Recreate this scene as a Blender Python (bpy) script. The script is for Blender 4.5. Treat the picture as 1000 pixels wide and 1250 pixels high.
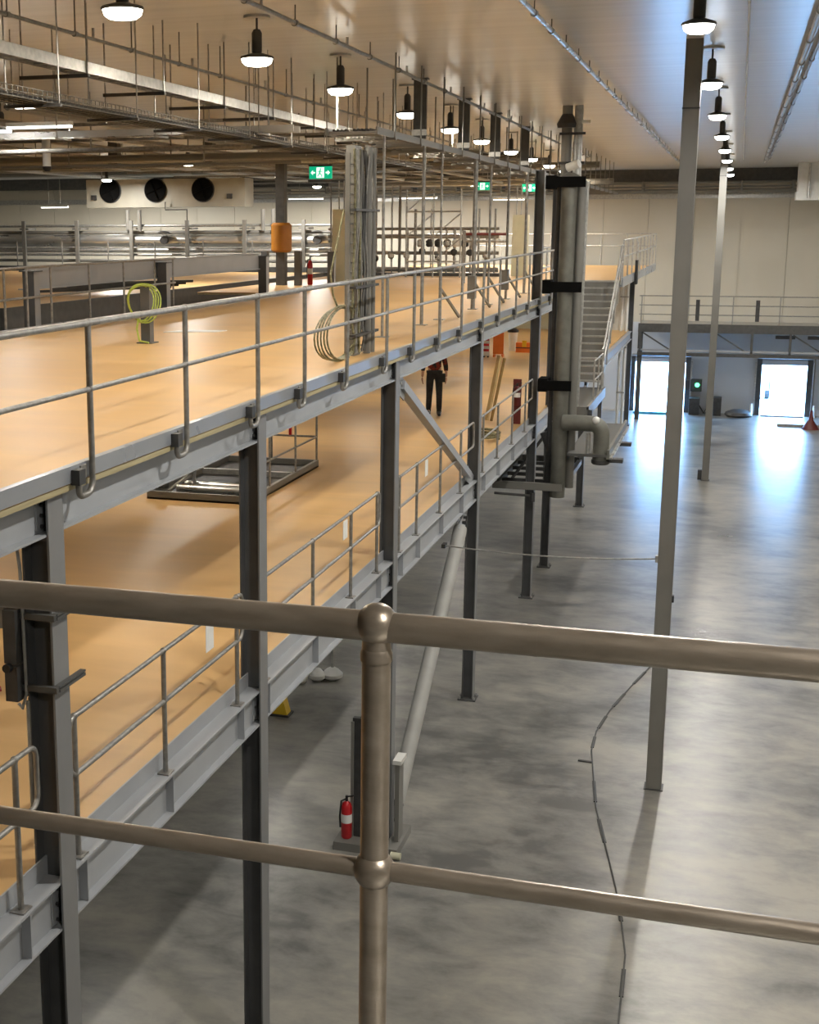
import bpy, bmesh, math, random
from mathutils import Vector, Matrix
random.seed(7)
PI = math.pi
scene = bpy.context.scene
for o in list(bpy.data.objects):
    bpy.data.objects.remove(o, do_unlink=True)
COL = scene.collection

# ------------------------------------------------------------------ camera
CAM_H = 8.4
F_PX, PX = 1660.15, 343.87
pitch, yaw, roll = 0.205989, 0.319975, -0.0037558
fwd = Vector((-math.sin(yaw) * math.cos(pitch), math.cos(yaw) * math.cos(pitch), -math.sin(pitch)))
r0 = Vector((math.cos(yaw), math.sin(yaw), 0)); u0 = r0.cross(fwd)
rt = r0 * math.cos(roll) + u0 * math.sin(roll); up = u0 * math.cos(roll) - r0 * math.sin(roll)
cd = bpy.data.cameras.new('camera'); cam = bpy.data.objects.new('camera', cd); COL.objects.link(cam)
cam.matrix_world = Matrix(((rt.x, up.x, -fwd.x, 0), (rt.y, up.y, -fwd.y, 0), (rt.z, up.z, -fwd.z, CAM_H), (0, 0, 0, 1)))
cd.sensor_fit = 'HORIZONTAL'; cd.sensor_width = 36; cd.lens = F_PX / 1000 * 36
cd.shift_x = (500 - PX) / 1000; cd.clip_end = 500; cd.clip_start = 0.05
scene.camera = cam

# ------------------------------------------------------------------ world, exposure
SKY_COL = (0.27, 0.55, 1.0); SKY_STR = 46.0
w = bpy.data.worlds.new('sky'); scene.world = w; w.use_nodes = True
bg = w.node_tree.nodes['Background']; bg.inputs[0].default_value = (*SKY_COL, 1); bg.inputs[1].default_value = SKY_STR
vs = scene.view_settings
vs.view_transform = 'Standard'; vs.look = 'None'; vs.gamma = 1; vs.use_curve_mapping = False
vs.exposure = -0.06
scene.cycles.max_bounces = 8; scene.cycles.diffuse_bounces = 5; scene.cycles.glossy_bounces = 4
LAMP_W = {'deck': 98, 'hall': 265, 'far': 330, 'under': 34, 'below': 34}
WARM = (1.0, 0.90, 0.74); COOL = (1.0, 0.96, 0.89)

# ------------------------------------------------------------------ materials
def new_mat(name):
    m = bpy.data.materials.new(name); m.use_nodes = True
    nt = m.node_tree; return m, nt, nt.nodes['Principled BSDF']
def noise_mat(name, c1, c2, scale=4, rough=(0.4, 0.6), metal=0.0, bump=0.0, stretch=(1, 1, 1), detail=5, spec=0.5, contrast=(0.35, 0.65)):
    m, nt, b = new_mat(name); N = nt.nodes; L = nt.links
    tc = N.new('ShaderNodeTexCoord'); mp = N.new('ShaderNodeMapping'); mp.inputs['Scale'].default_value = stretch
    L.new(tc.outputs['Object'], mp.inputs[0])
    nz = N.new('ShaderNodeTexNoise'); nz.inputs['Scale'].default_value = scale; nz.inputs['Detail'].default_value = detail
    L.new(mp.outputs[0], nz.inputs['Vector'])
    cr = N.new('ShaderNodeValToRGB'); cr.color_ramp.elements[0].color = (*c1, 1); cr.color_ramp.elements[1].color = (*c2, 1)
    cr.color_ramp.elements[0].position, cr.color_ramp.elements[1].position = contrast
    L.new(nz.outputs[0], cr.inputs[0]); L.new(cr.outputs[0], b.inputs['Base Color'])
    mr = N.new('ShaderNodeMapRange'); mr.inputs['To Min'].default_value = rough[0]; mr.inputs['To Max'].default_value = rough[1]
    L.new(nz.outputs[0], mr.inputs[0]); L.new(mr.outputs[0], b.inputs['Roughness'])
    b.inputs['Metallic'].default_value = metal; b.inputs['Specular IOR Level'].default_value = spec
    if bump:
        bp = N.new('ShaderNodeBump'); bp.inputs['Strength'].default_value = bump; bp.inputs['Distance'].default_value = 0.02
        L.new(nz.outputs[0], bp.inputs['Height']); L.new(bp.outputs[0], b.inputs['Normal'])
    return m
def emit_mat(name, col, s):
    m, nt, b = new_mat(name)
    b.inputs['Base Color'].default_value = (*col, 1); b.inputs['Emission Color'].default_value = (*col, 1); b.inputs['Emission Strength'].default_value = s
    return m
def g(v, t=0): return (v * (1 + t), v, v * (1 - t))
M = {}
M['steel'] = noise_mat('shaded_steel', (0.075, 0.077, 0.078), (0.1, 0.102, 0.104), 3, (0.42, 0.55))  # dark tone carries the recess shade of the column webs
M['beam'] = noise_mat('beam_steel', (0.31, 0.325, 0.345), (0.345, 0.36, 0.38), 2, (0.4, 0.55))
M['litface'] = noise_mat('lit_column_face_steel', (0.185, 0.187, 0.19), (0.21, 0.212, 0.215), 3, (0.45, 0.55))  # same column steel, lightened for the light on its outer flange
M['hallcol'] = noise_mat('hall_column_steel', (0.165, 0.16, 0.145), (0.19, 0.185, 0.168), 2, (0.35, 0.5))
M['galv'] = noise_mat('galvanised', (0.36, 0.36, 0.35), (0.48, 0.48, 0.46), 14, (0.32, 0.48), metal=0.65)
M['rail'] = noise_mat('rail_galvanised', (0.24, 0.235, 0.22), (0.34, 0.33, 0.31), 18, (0.35, 0.5), metal=0.6)
M['fgrail'] = noise_mat('near_rail_galvanised', (0.235, 0.195, 0.15), (0.31, 0.262, 0.21), 30, (0.28, 0.42), metal=0.7, bump=0.12, stretch=(0.3, 1, 1))
M['toe'] = noise_mat('toe_plate_steel', (0.30, 0.32, 0.35), (0.33, 0.35, 0.38), 2, (0.25, 0.32), metal=0.3, detail=2)
M['ply'] = noise_mat('plywood_edge', (0.32, 0.27, 0.15), (0.42, 0.36, 0.21), 12, (0.6, 0.8), stretch=(1, .2, 6))
M['black'] = noise_mat('black_rubber', (0.008, 0.008, 0.008), (0.018, 0.018, 0.018), 8, (0.4, 0.6))
M['void'] = noise_mat('fan_void', (0.003, 0.003, 0.003), (0.005, 0.005, 0.005), 4, (0.9, 1.0), spec=0.1)
M['evap'] = noise_mat('evaporator_casing', (0.30, 0.285, 0.235), (0.34, 0.325, 0.27), 2, (0.4, 0.5))
M['dark'] = noise_mat('dark_metal', (0.03, 0.03, 0.03), (0.05, 0.05, 0.05), 8, (0.4, 0.6))
M['darkgrey'] = noise_mat('dark_grey_paint', (0.06, 0.06, 0.058), (0.085, 0.085, 0.08), 6, (0.45, 0.6))
M['white'] = noise_mat('white_paint', (0.68, 0.68, 0.65), (0.75, 0.75, 0.72), 6, (0.4, 0.5))
M['wallup'] = noise_mat('wall_panel_cream', (0.51, 0.475, 0.39), (0.55, 0.515, 0.43), 0.5, (0.5, 0.6))
M['walllow'] = noise_mat('wall_panel_grey', (0.50, 0.52, 0.54), (0.55, 0.57, 0.59), 0.5, (0.45, 0.55))
M['cream'] = noise_mat('cream_cabinet', (0.55, 0.53, 0.38), (0.6, 0.58, 0.43), 3, (0.4, 0.5))
M['silver'] = noise_mat('pipe_cladding', (0.52, 0.52, 0.51), (0.65, 0.65, 0.63), 3, (0.22, 0.35), metal=0.85, stretch=(.3, 1, 1))
M['brace'] = noise_mat('brace_paint', (0.33, 0.33, 0.31), (0.38, 0.38, 0.36), 3, (0.5, 0.6))
M['insul'] = noise_mat('pipe_insulation', (0.13, 0.13, 0.112), (0.17, 0.17, 0.148), 5, (0.4, 0.55), metal=0.3)
M['orange'] = noise_mat('orange_plastic', (0.75, 0.17, 0.02), (0.82, 0.2, 0.03), 4, (0.4, 0.5))
M['amber'] = noise_mat('amber_guard', (0.33, 0.125, 0.008), (0.38, 0.15, 0.01), 4, (0.4, 0.5))
M['yellow'] = noise_mat('yellow_paint', (0.75, 0.48, 0.02), (0.82, 0.54, 0.03), 4, (0.4, 0.5))
M['lime'] = noise_mat('lime_hose', (0.33, 0.42, 0.06), (0.42, 0.5, 0.1), 20, (0.35, 0.45))
M['red'] = noise_mat('red_paint', (0.45, 0.01, 0.015), (0.52, 0.015, 0.02), 5, (0.25, 0.35))
M['darkred'] = noise_mat('dark_red', (0.09, 0.010, 0.010), (0.12, 0.014, 0.012), 5, (0.4, 0.5))
M['blue'] = noise_mat('blue_plate', (0.05, 0.35, 0.62), (0.07, 0.42, 0.7), 3, (0.4, 0.5))
M['navy'] = noise_mat('navy_plastic', (0.03, 0.04, 0.09), (0.04, 0.05, 0.12), 4, (0.4, 0.5))
M['cable'] = noise_mat('olive_cable', (0.12, 0.11, 0.05), (0.28, 0.26, 0.15), 25, (0.4, 0.6))
M['tag'] = noise_mat('paper_tag', (0.75, 0.75, 0.73), (0.82, 0.82, 0.8), 8, (0.6, 0.7))
M['green'] = emit_mat('exit_green', (0.0, 0.33, 0.17), 1.2)
M['exitwhite'] = emit_mat('exit_white', (0.75, 0.95, 0.85), 1.3)
M['lens'] = emit_mat('lamp_lens', (1.0, 0.95, 0.82), 14)
M['lensc'] = emit_mat('lamp_lens_cool', (1.0, 0.98, 0.92), 14)
M['tube'] = emit_mat('batten_tube', (1.0, 0.97, 0.88), 7)
M['greenled'] = emit_mat('green_signal', (0.1, 1.0, 0.35), 5)
M['skin'] = noise_mat('skin', (0.45, 0.25, 0.17), (0.5, 0.29, 0.2), 10, (0.5, 0.6))
M['trouser'] = noise_mat('dark_trousers', (0.012, 0.013, 0.016), (0.025, 0.026, 0.03), 12, (0.8, 0.9))
M['shirt'] = noise_mat('red_black_shirt', (0.20, 0.025, 0.015), (0.02, 0.02, 0.02), 9, (0.8, 0.9), contrast=(0.45, 0.55))
M['hair'] = noise_mat('dark_hair', (0.02, 0.015, 0.01), (0.03, 0.02, 0.015), 20, (0.6, 0.8))
M['ground'] = noise_mat('yard_concrete', (0.6, 0.6, 0.6), (0.7, 0.7, 0.7), 1, (0.7, 0.9))
M['timber'] = noise_mat('pale_timber', (0.5, 0.36, 0.16), (0.6, 0.44, 0.22), 6, (0.5, 0.7), stretch=(4, 4, .4))
M['brown'] = noise_mat('brown_strip', (0.25, 0.16, 0.05), (0.32, 0.2, 0.07), 6, (0.5, 0.7))

def concrete():
    m, nt, b = new_mat('polished_concrete'); N = nt.nodes; L = nt.links
    tc = N.new('ShaderNodeTexCoord')
    def nz(scale, detail, st, rough=0.6, dist=0.0):
        mp = N.new('ShaderNodeMapping'); mp.inputs['Scale'].default_value = st; L.new(tc.outputs['Object'], mp.inputs[0])
        n = N.new('ShaderNodeTexNoise'); n.inputs['Scale'].default_value = scale; n.inputs['Detail'].default_value = detail
        n.inputs['Roughness'].default_value = rough; n.inputs['Distortion'].default_value = dist; L.new(mp.outputs[0], n.inputs['Vector']); return n
    a = nz(0.38, 8, (0.8, 0.9, 1), 0.6, 0.0); c = nz(1.5, 9, (0.75, 1.15, 1), 0.66, 0.25)
    mx = N.new('ShaderNodeMath'); mx.operation = 'MULTIPLY_ADD'; mx.inputs[1].default_value = 0.5
    L.new(c.outputs[0], mx.inputs[0]); 
    h = N.new('ShaderNodeMath'); h.operation = 'MULTIPLY'; h.inputs[1].default_value = 0.5; L.new(a.outputs[0], h.inputs[0]); L.new(h.outputs[0], mx.inputs[2])
    cr = N.new('ShaderNodeValToRGB'); e = cr.color_ramp.elements
    e[0].position = 0.40; e[0].color = (0.115, 0.113, 0.107, 1); e[1].position = 0.61; e[1].color = (0.33, 0.312, 0.268, 1)
    k = cr.color_ramp.elements.new(0.5); k.color = (0.225, 0.218, 0.20, 1)
    L.new(mx.outputs[0], cr.inputs[0]); L.new(cr.outputs[0], b.inputs['Base Color'])
    mr = N.new('ShaderNodeMapRange'); mr.inputs['From Min'].default_value = 0.3; mr.inputs['From Max'].default_value = 0.7
    mr.inputs['To Min'].default_value = 0.27; mr.inputs['To Max'].default_value = 0.37
    L.new(mx.outputs[0], mr.inputs[0]); L.new(mr.outputs[0], b.inputs['Roughness'])
    bp = N.new('ShaderNodeBump'); bp.inputs['Strength'].default_value = 0.06; bp.inputs['Distance'].default_value = 0.01
    d = nz(1.1, 4, (0.6, 2.2, 1)); L.new(d.outputs[0], bp.inputs['Height']); L.new(bp.outputs[0], b.inputs['Normal'])
    b.inputs['Specular IOR Level'].default_value = 0.6
    return m
M['concrete'] = concrete()
def deckmat():
    m, nt, b = new_mat('sealed_ply_deck'); N = nt.nodes; L = nt.links
    tc = N.new('ShaderNodeTexCoord')
    mp = N.new('ShaderNodeMapping'); mp.inputs['Scale'].default_value = (0.25, 1.2, 1); L.new(tc.outputs['Object'], mp.inputs[0])
    n = N.new('ShaderNodeTexNoise'); n.inputs['Scale'].default_value = 1.3; n.inputs['Detail'].default_value = 6; n.inputs['Distortion'].default_value = 0.5
    L.new(mp.outputs[0], n.inputs['Vector'])
    cr = N.new('ShaderNodeValToRGB'); e = cr.color_ramp.elements
    e[0].position = 0.3; e[0].color = (0.50, 0.305, 0.120, 1); e[1].position = 0.72; e[1].color = (0.63, 0.40, 0.172, 1)
    L.new(n.outputs[0], cr.inputs[0]); L.new(cr.outputs[0], b.inputs['Base Color'])
    mr = N.new('ShaderNodeMapRange'); mr.inputs['To Min'].default_value = 0.3; mr.inputs['To Max'].default_value = 0.5
    L.new(n.outputs[0], mr.inputs[0]); L.new(mr.outputs[0], b.inputs['Roughness'])
    bp = N.new('ShaderNodeBump'); bp.inputs['Strength'].default_value = 0.08; bp.inputs['Distance'].default_value = 0.01
    L.new(n.outputs[0], bp.inputs['Height']); L.new(bp.outputs[0], b.inputs['Normal'])
    return m
M['deck'] = deckmat()
def ceilmat():
    m, nt, b = new_mat('ceiling_panel'); N = nt.nodes; L = nt.links
    tc = N.new('ShaderNodeTexCoord')
    mp = N.new('ShaderNodeMapping'); mp.inputs['Scale'].default_value = (0.07, 2.2, 1); L.new(tc.outputs['Object'], mp.inputs[0])
    n = N.new('ShaderNodeTexNoise'); n.inputs['Scale'].default_value = 1.6; n.inputs['Detail'].default_value = 5; L.new(mp.outputs[0], n.inputs['Vector'])
    cr = N.new('ShaderNodeValToRGB'); e = cr.color_ramp.elements
    e[0].position = 0.3; e[0].color = (0.60, 0.60, 0.59, 1); e[1].position = 0.7; e[1].color = (0.67, 0.67, 0.66, 1)
    L.new(n.outputs[0], cr.inputs[0]); L.new(cr.outputs[0], b.inputs['Base Color'])
    b.inputs['Roughness'].default_value = 0.26; b.inputs['Specular IOR Level'].default_value = 0.85
    bp = N.new('ShaderNodeBump'); bp.inputs['Strength'].default_value = 0.16; bp.inputs['Distance'].default_value = 0.02
    L.new(n.outputs[0], bp.inputs['Height']); L.new(bp.outputs[0], b.inputs['Normal'])
    return m
M['ceil'] = ceilmat()

# ------------------------------------------------------------------ geometry helpers
OFF = {}
class MB:
    def __init__(s): s.v = []; s.f = []
    def add(s, vs, fs):
        n = len(s.v); s.v += [tuple(p) for p in vs]; s.f += [tuple(i + n for i in q) for q in fs]; return s
    def box(s, x0, x1, y0, y1, z0, z1):
        return s.add([(x0, y0, z0), (x1, y0, z0), (x1, y1, z0), (x0, y1, z0), (x0, y0, z1), (x1, y0, z1), (x1, y1, z1), (x0, y1, z1)],
                     [(0, 3, 2, 1), (4, 5, 6, 7), (0, 1, 5, 4), (1, 2, 6, 5), (2, 3, 7, 6), (3, 0, 4, 7)])
    def bar(s, a, b, w, h, upv=(0, 0, 1)):
        a = Vector(a); b = Vector(b); d = (b - a).normalized(); U = Vector(upv)
        if abs(d.dot(U)) > 0.98: U = Vector((1, 0, 0))
        sd = d.cross(U).normalized(); U = sd.cross(d)
        c = [sd * (-w / 2) + U * (-h / 2), sd * (w / 2) + U * (-h / 2), sd * (w / 2) + U * (h / 2), sd * (-w / 2) + U * (h / 2)]
        return s.add([a + q for q in c] + [b + q for q in c], [(0, 1, 2, 3), (7, 6, 5, 4), (0, 4, 5, 1), (1, 5, 6, 2), (2, 6, 7, 3), (3, 7, 4, 0)])
    def tube(s, pts, r, n=10, closed=False):
        pts = [Vector(p) for p in pts]; k = len(pts); rings = []
        nrm = None
        for i in range(k):
            if closed: d = (pts[(i + 1) % k] - pts[i - 1])
            else: d = pts[min(i + 1, k - 1)] - pts[max(i - 1, 0)]
            d.normalize()
            if nrm is None:
                a = Vector((0, 0, 1)) if abs(d.z) < 0.9 else Vector((1, 0, 0)); nrm = (a - d * a.dot(d)).normalized()
            else: nrm = (nrm - d * nrm.dot(d)).normalized()
            bn = d.cross(nrm); rr = r[i] if isinstance(r, (list, tuple)) else r
            rings.append([pts[i] + (nrm * math.cos(2 * PI * j / n) + bn * math.sin(2 * PI * j / n)) * rr for j in range(n)])
        vs = [p for q in rings for p in q]; fs = []
        for i in range(k if closed else k - 1):
            i2 = (i + 1) % k
            for j in range(n):
                j2 = (j + 1) % n; fs.append((i * n + j, i * n + j2, i2 * n + j2, i2 * n + j))
        if not closed: fs += [tuple(range(n - 1, -1, -1)), tuple((k - 1) * n + j for j in range(n))]
        return s.add(vs, fs)
    def lathe(s, prof, c=(0, 0, 0), n=20):
        vs = []; fs = []; c = Vector(c)
        for (r, z) in prof:
            for j in range(n): vs.append((c.x + r * math.cos(2 * PI * j / n), c.y + r * math.sin(2 * PI * j / n), c.z + z))
        for i in range(len(prof) - 1):
            for j in range(n):
                j2 = (j + 1) % n; fs.append((i * n + j, i * n + j2, (i + 1) * n + j2, (i + 1) * n + j))
        fs += [tuple(range(n - 1, -1, -1)), tuple((len(prof) - 1) * n + j for j in range(n))]
        return s.add(vs, fs)
    def ball(s, c, r, n=16, m=10):
        return s.lathe([(max(r * math.sin(PI * i / m), 1e-4), -r * math.cos(PI * i / m)) for i in range(m + 1)], c, n)
    def poly(s, pts, depth):   # flat polygon extruded by the vector depth
        k = len(pts); d = Vector(depth)
        vs = [Vector(p) for p in pts] + [Vector(p) + d for p in pts]
        fs = [tuple(range(k - 1, -1, -1)), tuple(range(k, 2 * k))] + [(i, (i + 1) % k, k + (i + 1) % k, k + i) for i in range(k)]
        return s.add(vs, fs)
    def mesh(s, name, off=(0, 0, 0), smooth=True):
        off = Vector(off); me = bpy.data.meshes.new(name)
        me.from_pydata([tuple(Vector(p) - off) for p in s.v], [], s.f)
        bm = bmesh.new(); bm.from_mesh(me); bmesh.ops.recalc_face_normals(bm, faces=bm.faces); bm.to_mesh(me); bm.free()
        if smooth:
            me.polygons.foreach_set('use_smooth', [True] * len(me.polygons)); me.set_sharp_from_angle(angle=math.radians(38))
        return me
    def build(s, name, mat, parent=None, smooth=True, label=None):
        off = OFF.get(parent.name, Vector()) if parent else None
        if off is None:
            xs = [p[0] for p in s.v]; ys = [p[1] for p in s.v]; zs = [p[2] for p in s.v]
            off = Vector(((min(xs) + max(xs)) / 2, (min(ys) + max(ys)) / 2, min(zs)))
        me = s.mesh(name, off, smooth); me.materials.append(M[mat] if isinstance(mat, str) else mat)
        o = bpy.data.objects.new(name, me); COL.objects.link(o)
        if parent: o.parent = parent
        else: o.location = off
        OFF[o.name] = off.copy()
        if label: o['label'] = label
        return o
def tag(o, label, cat, group=None):
    o['label'] = label; o['category'] = cat
    if group: o['group'] = group
    return o
def thing(name, label, cat, loc, group=None):
    o = bpy.data.objects.new(name, None); COL.objects.link(o); o.location = loc; o.empty_display_size = 0.2
    OFF[o.name] = Vector(loc); return tag(o, label, cat, group)
def struct(o): o['kind'] = 'structure'; return o
def stuff(o): o['kind'] = 'stuff'; return o
def copy_tree(o, loc=None, label=None, parent=None):
    c = o.copy(); COL.objects.link(c)
    if parent: c.parent = parent
    if loc is not None: c.location = loc
    if label: c['label'] = label
    for ch in list(o.children): copy_tree(ch, parent=c)
    return c
def arc(c, r, a0, a1, ax1, ax2, n=6):
    c = Vector(c); ax1 = Vector(ax1); ax2 = Vector(ax2)
    return [c + ax1 * (r * math.cos(a0 + (a1 - a0) * i / n)) + ax2 * (r * math.sin(a0 + (a1 - a0) * i / n)) for i in range(n + 1)]
def ord_(i): return ['first', 'second', 'third', 'fourth', 'fifth', 'sixth', 'seventh', 'eighth', 'ninth', 'tenth', 'eleventh', 'twelfth', 'thirteenth', 'fourteenth', 'fifteenth'][i]
def disk_light(name, loc, size, power, color, parent=None, spread=PI):
    ld = bpy.data.lights.new(name, 'AREA'); ld.shape = 'DISK'; ld.size = size; ld.energy = power; ld.color = color; ld.spread = spread
    lo = bpy.data.objects.new(name, ld); COL.objects.link(lo)
    if parent: lo.parent = parent; lo.location = Vector(loc) - OFF[parent.name]
    else: lo.location = loc
    return lo

# ------------------------------------------------------------------ room shell
XL, XR, YN, YF, ZC = -44, 9, -8, 65.15, 10.9
struct(MB().box(XL, XR, YN, YF + 0.3, -0.3, 0).build('floor', 'concrete'))
struct(MB().box(XL, XR, YN, YF + 0.3, ZC, ZC + 0.3).build('ceiling', 'ceil'))
struct(MB().box(XL - 0.3, XL, YN, YF + 0.3, 0, ZC).build('wall_left', 'wallup'))
struct(MB().box(XR, XR + 0.3, YN, YF + 0.3, 0, ZC).build('wall_right', 'wallup'))
struct(MB().box(XL, XR, YN - 0.3, YN, 0, ZC).build('wall_front', 'wallup'))
wb = struct(MB().box(XL, XR, YF + 0.15, YF + 0.3, 4.1, ZC).build('wall_back', 'wallup'))
x = XL
pan = None
while x < XR - 0.01:
    x1 = min(x + 2.0, XR)
    MB().box(x + 0.008, x1 - 0.008, YF, YF + 0.15, 4.1, ZC).build('panel', 'wallup', wb, smooth=False)
    x = x1
DOORS = [(-4.25, -2.0), (1.3, 3.22)]
DH = 2.28
edges = [XL, DOORS[0][0], DOORS[0][1], DOORS[1][0], DOORS[1][1], XR]
for a, b_ in ((XL, -14), (-14, DOORS[0][0]), (DOORS[0][1], DOORS[1][0]), (DOORS[1][1], XR)):
    MB().box(a, b_, YF, YF + 0.3, 0, 4.1).build('panel', 'walllow', wb, smooth=False)
for a, b_ in DOORS:
    MB().box(a, b_, YF, YF + 0.3, DH, 4.1).build('panel', 'walllow', wb, smooth=False)
    ld = bpy.data.lights.new('door_portal', 'AREA'); ld.shape = 'RECTANGLE'; ld.size = b_ - a; ld.size_y = DH; ld.cycles.is_portal = True
    lo = bpy.data.objects.new('door_portal', ld); COL.objects.link(lo); lo.location = ((a + b_) / 2, YF + 0.32, DH / 2); lo.rotation_euler = (-PI / 2, 0, 0)
for i, (a, b_) in enumerate(DOORS):
    d = bpy.data.objects.new('door_%d' % (i + 1), None); COL.objects.link(d); d.location = ((a + b_) / 2, YF, 0); OFF[d.name] = Vector(d.location); struct(d)
    for s, xx in ((-1, a), (1, b_)):
        MB().box(xx - 0.22 if s < 0 else xx, xx if s < 0 else xx + 0.22, YF - 0.14, YF, 0, DH + 0.25).build('jamb', 'darkgrey', d)
        MB().box(xx - 0.30 if s < 0 else xx + .22, xx - .22 if s < 0 else xx + 0.30, YF - 0.22, YF, 0, DH + 0.1).build('track', 'galv', d)
    MB().box(a, b_, YF - 0.12, YF, DH, DH + 0.22).build('lintel', 'walllow', d)
    MB().tube([(a - .2, YF - .2, DH + .34), (b_ + .2, YF - .2, DH + .34)], 0.06, 10).build('shutter_roll', 'galv', d)
    for s, xx in ((1, a - 0.36), (-1, b_ + 0.36)):
        MB().tube([(xx, YF - 0.9, 0.02), (xx + s * .0, YF - 0.3, 0.5)], 0.06, 8).build('wheel_guide', 'white', d)
struct(MB().box(XL - 30, XR + 60, YF + 0.3, YF + 70, -0.4, -0.1).build('floor_outside', 'ground'))
struct(MB().box(XL, XR, YF - 0.10, YF, 9.62, 9.86).build('trim_1', 'galv'))
struct(MB().box(XL, XR, YF - 0.35, YF, 10.35, 10.9).build('trim_2', 'darkgrey'))

# dock levellers
tag(MB().box(-4.2, -2.05, 64.0, 65.6, 0.0, 0.1).build('dock_leveller', 'blue'), 'blue dock leveller plate in the left bright doorway', 'dock leveller')
tag(MB().box(1.35, 3.17, 64.6, 65.6, 0.0, 0.06).build('dock_leveller', 'toe'), 'pale dock leveller plate in the right bright doorway', 'dock leveller')
# parked truck glimpsed outside
t = thing('parked_truck', 'pale truck glimpsed outside through right doorway', 'truck', (1.2, 74, -0.1))
MB().box(0.3, 1.9, 73, 79, 0.5, 2.9).build('cargo_box', 'white', t); MB().box(0.4, 1.8, 71.6, 73, 0.4, 1.9).build('cab', 'white', t)
for yy in (72.4, 77.6):
    for xx in (0.35, 1.65): 
        MB().tube([(xx, yy, 0.35), (xx + 0.22, yy, 0.35)], 0.45, 18).build('wheel', 'black', t)

# far walkway at the dock wall
t = thing('dock_walkway', 'grey steel walkway with railing above the dock doors', 'walkway', (-1, 62, 3.9))
MB().box(-4.0, XR - .1, 61.9, YF - 0.4, 4.12, 4.2).build('deck_plate', 'galv', t)
MB().box(-4.0, XR - .1, 61.85, 62.0, 3.88, 4.25).build('edge_beam', 'darkgrey', t)
for z in (5.45, 5.05, 4.65): MB().tube([(-4.0, 61.9, z), (XR - .1, 61.9, z)], 0.022, 6).build('rail', 'rail', t)
xx = -3.9
while xx < XR - .2:
    MB().box(xx - .025, xx + .025, 61.88, 61.93, 4.2, 5.45).build('post', 'rail', t); xx += 1.9
MB().box(-4.0, XR - .1, 61.88, 62.0, 2.86, 3.0).build('lower_chord', 'darkgrey', t)
MB().box(-4.0, XR - .1, 61.9, 62.0, 3.06, 3.14).build('lower_chord', 'beam', t)
xx = -3.9; k = 0
while xx < XR - 1.5:
    MB().box(xx - .05, xx + .05, 61.9, 62.0, 3.0, 3.9).build('strut', 'darkgrey', t)
    if k % 2 == 0: MB().bar((xx + .1, 61.95, 3.85), (xx + 1.3, 61.95, 3.1), .06, .06).build('brace', 'darkgrey', t)
    xx += 1.55; k += 1
for xx in (-1.55, 0.9): MB().box(xx - .08, xx + .08, 61.8, 61.95, 4.4, 5.3).build('junction_box', 'dark', t)
for xx in (2.1, 3.4): MB().box(xx - .4, xx + .4, 62.2, 62.4, 3.66, 3.8).build('dock_lamp', 'dark', t)
for xx in (-4.0, XR - .3):
    MB().box(xx, xx + .2, 62.0, 62.2, 0, 3.9).build('leg', 'darkgrey', t)
t = thing('dock_signal_box', 'green dock signal lamp in dark housing between the doorways', 'signal', (-1.5, 64.9, 1.0))
MB().box(-1.75, -1.25, 64.85, YF, 1.0, 1.55).build('housing', 'dark', t); MB().ball((-1.45, 64.83, 1.3), 0.1, 12, 8).build('lamp', 'greenled', t)
MB().box(-1.95, -1.8, 64.9, YF, 1.05, 1.5).build('switch_box', 'dark', t)
t = thing('battery_charger', 'dark battery charger units standing by dock wall', 'charger', (-1.1, 64.5, 0))
MB().box(-1.75, -1.3, 64.2, 64.9, 0.0, 0.75).build('cabinet', 'dark', t); MB().box(-0.95, -0.35, 64.2, 64.9, 0.0, 0.8).build('cabinet', 'dark', t)
MB().tube([(-1.3, 64.5, .4), (-1.1, 64.3, .1), (-.95, 64.4, .35)], .03, 6).build('lead', 'black', t)
MB().lathe([(0.5, 0), (0.6, .08), (0.55, .2), (0.3, .3), (.02, .32)], (0.4, 64.3, 0), 18).build('debris_pile', 'darkgrey')
tag(bpy.data.objects['debris_pile'], 'low dark heap of sheeting beside right doorway', 'heap')
t = thing('kerb_ramp', 'low grey ramp with red corner foot before right doorway', 'ramp', (3.2, 61.8, 0))
MB().box(2.0, 6.0, 61.5, 62.1, 0, 0.12).build('ramp_plate', 'galv', t)
MB().lathe([(0.36, 0), (0.3, .1), (.1, .4), (.05, .8)], (3.3, 61.0, 0), 12).build('corner_foot', 'darkred', t)
MB().box(3.27, 3.33, 60.97, 61.03, .8, 3.0).build('corner_post', 'darkgrey', t)

# ------------------------------------------------------------------ mezzanine levels
ZU, ZL = 6.79, 4.10
t = thing('mezzanine_deck', 'upper orange plywood mezzanine deck with pale steel toe plate', 'deck', (-7, 30, 6.73))
m = MB()
for (x0, x1, y0, y1) in ((-10.45, -4.06, 2.9, 33.9), (-10.45, -4.65, 33.9, 42.9), (-10.45, -3.3, 42.9, 60.2), (-13.2, -10.45, 33.0, 60.2)):
    m.box(x0, x1, y0, y1, 6.765, ZU)
m.build('deck_sheet', 'deck', t, smooth=False)
m = MB()
for (x0, x1, y0, y1) in ((-10.44, -4.055, 2.9, 33.89), (-10.44, -4.66, 33.9, 42.9), (-10.44, -3.31, 42.9, 60.19), (-13.19, -10.44, 33.01, 60.19)): m.box(x0, x1, y0, y1, 6.725, 6.764)
m.build('ply_core', 'ply', t, smooth=False)
MB().box(-4.10, -4.045, 2.9, 33.9, 6.775, 6.885).build('toe_plate', 'toe', t)
MB().box(-3.34, -3.29, 42.9, 60.2, 6.6, 6.885).build('toe_plate', 'toe', t)
MB().box(-4.65, -3.3, 42.86, 42.92, 6.6, 6.80).build('toe_plate', 'toe', t)
MB().box(-10.47, -10.43, 2.9, 33.0, 6.7, 6.9).build('toe_plate', 'toe', t)
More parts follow.
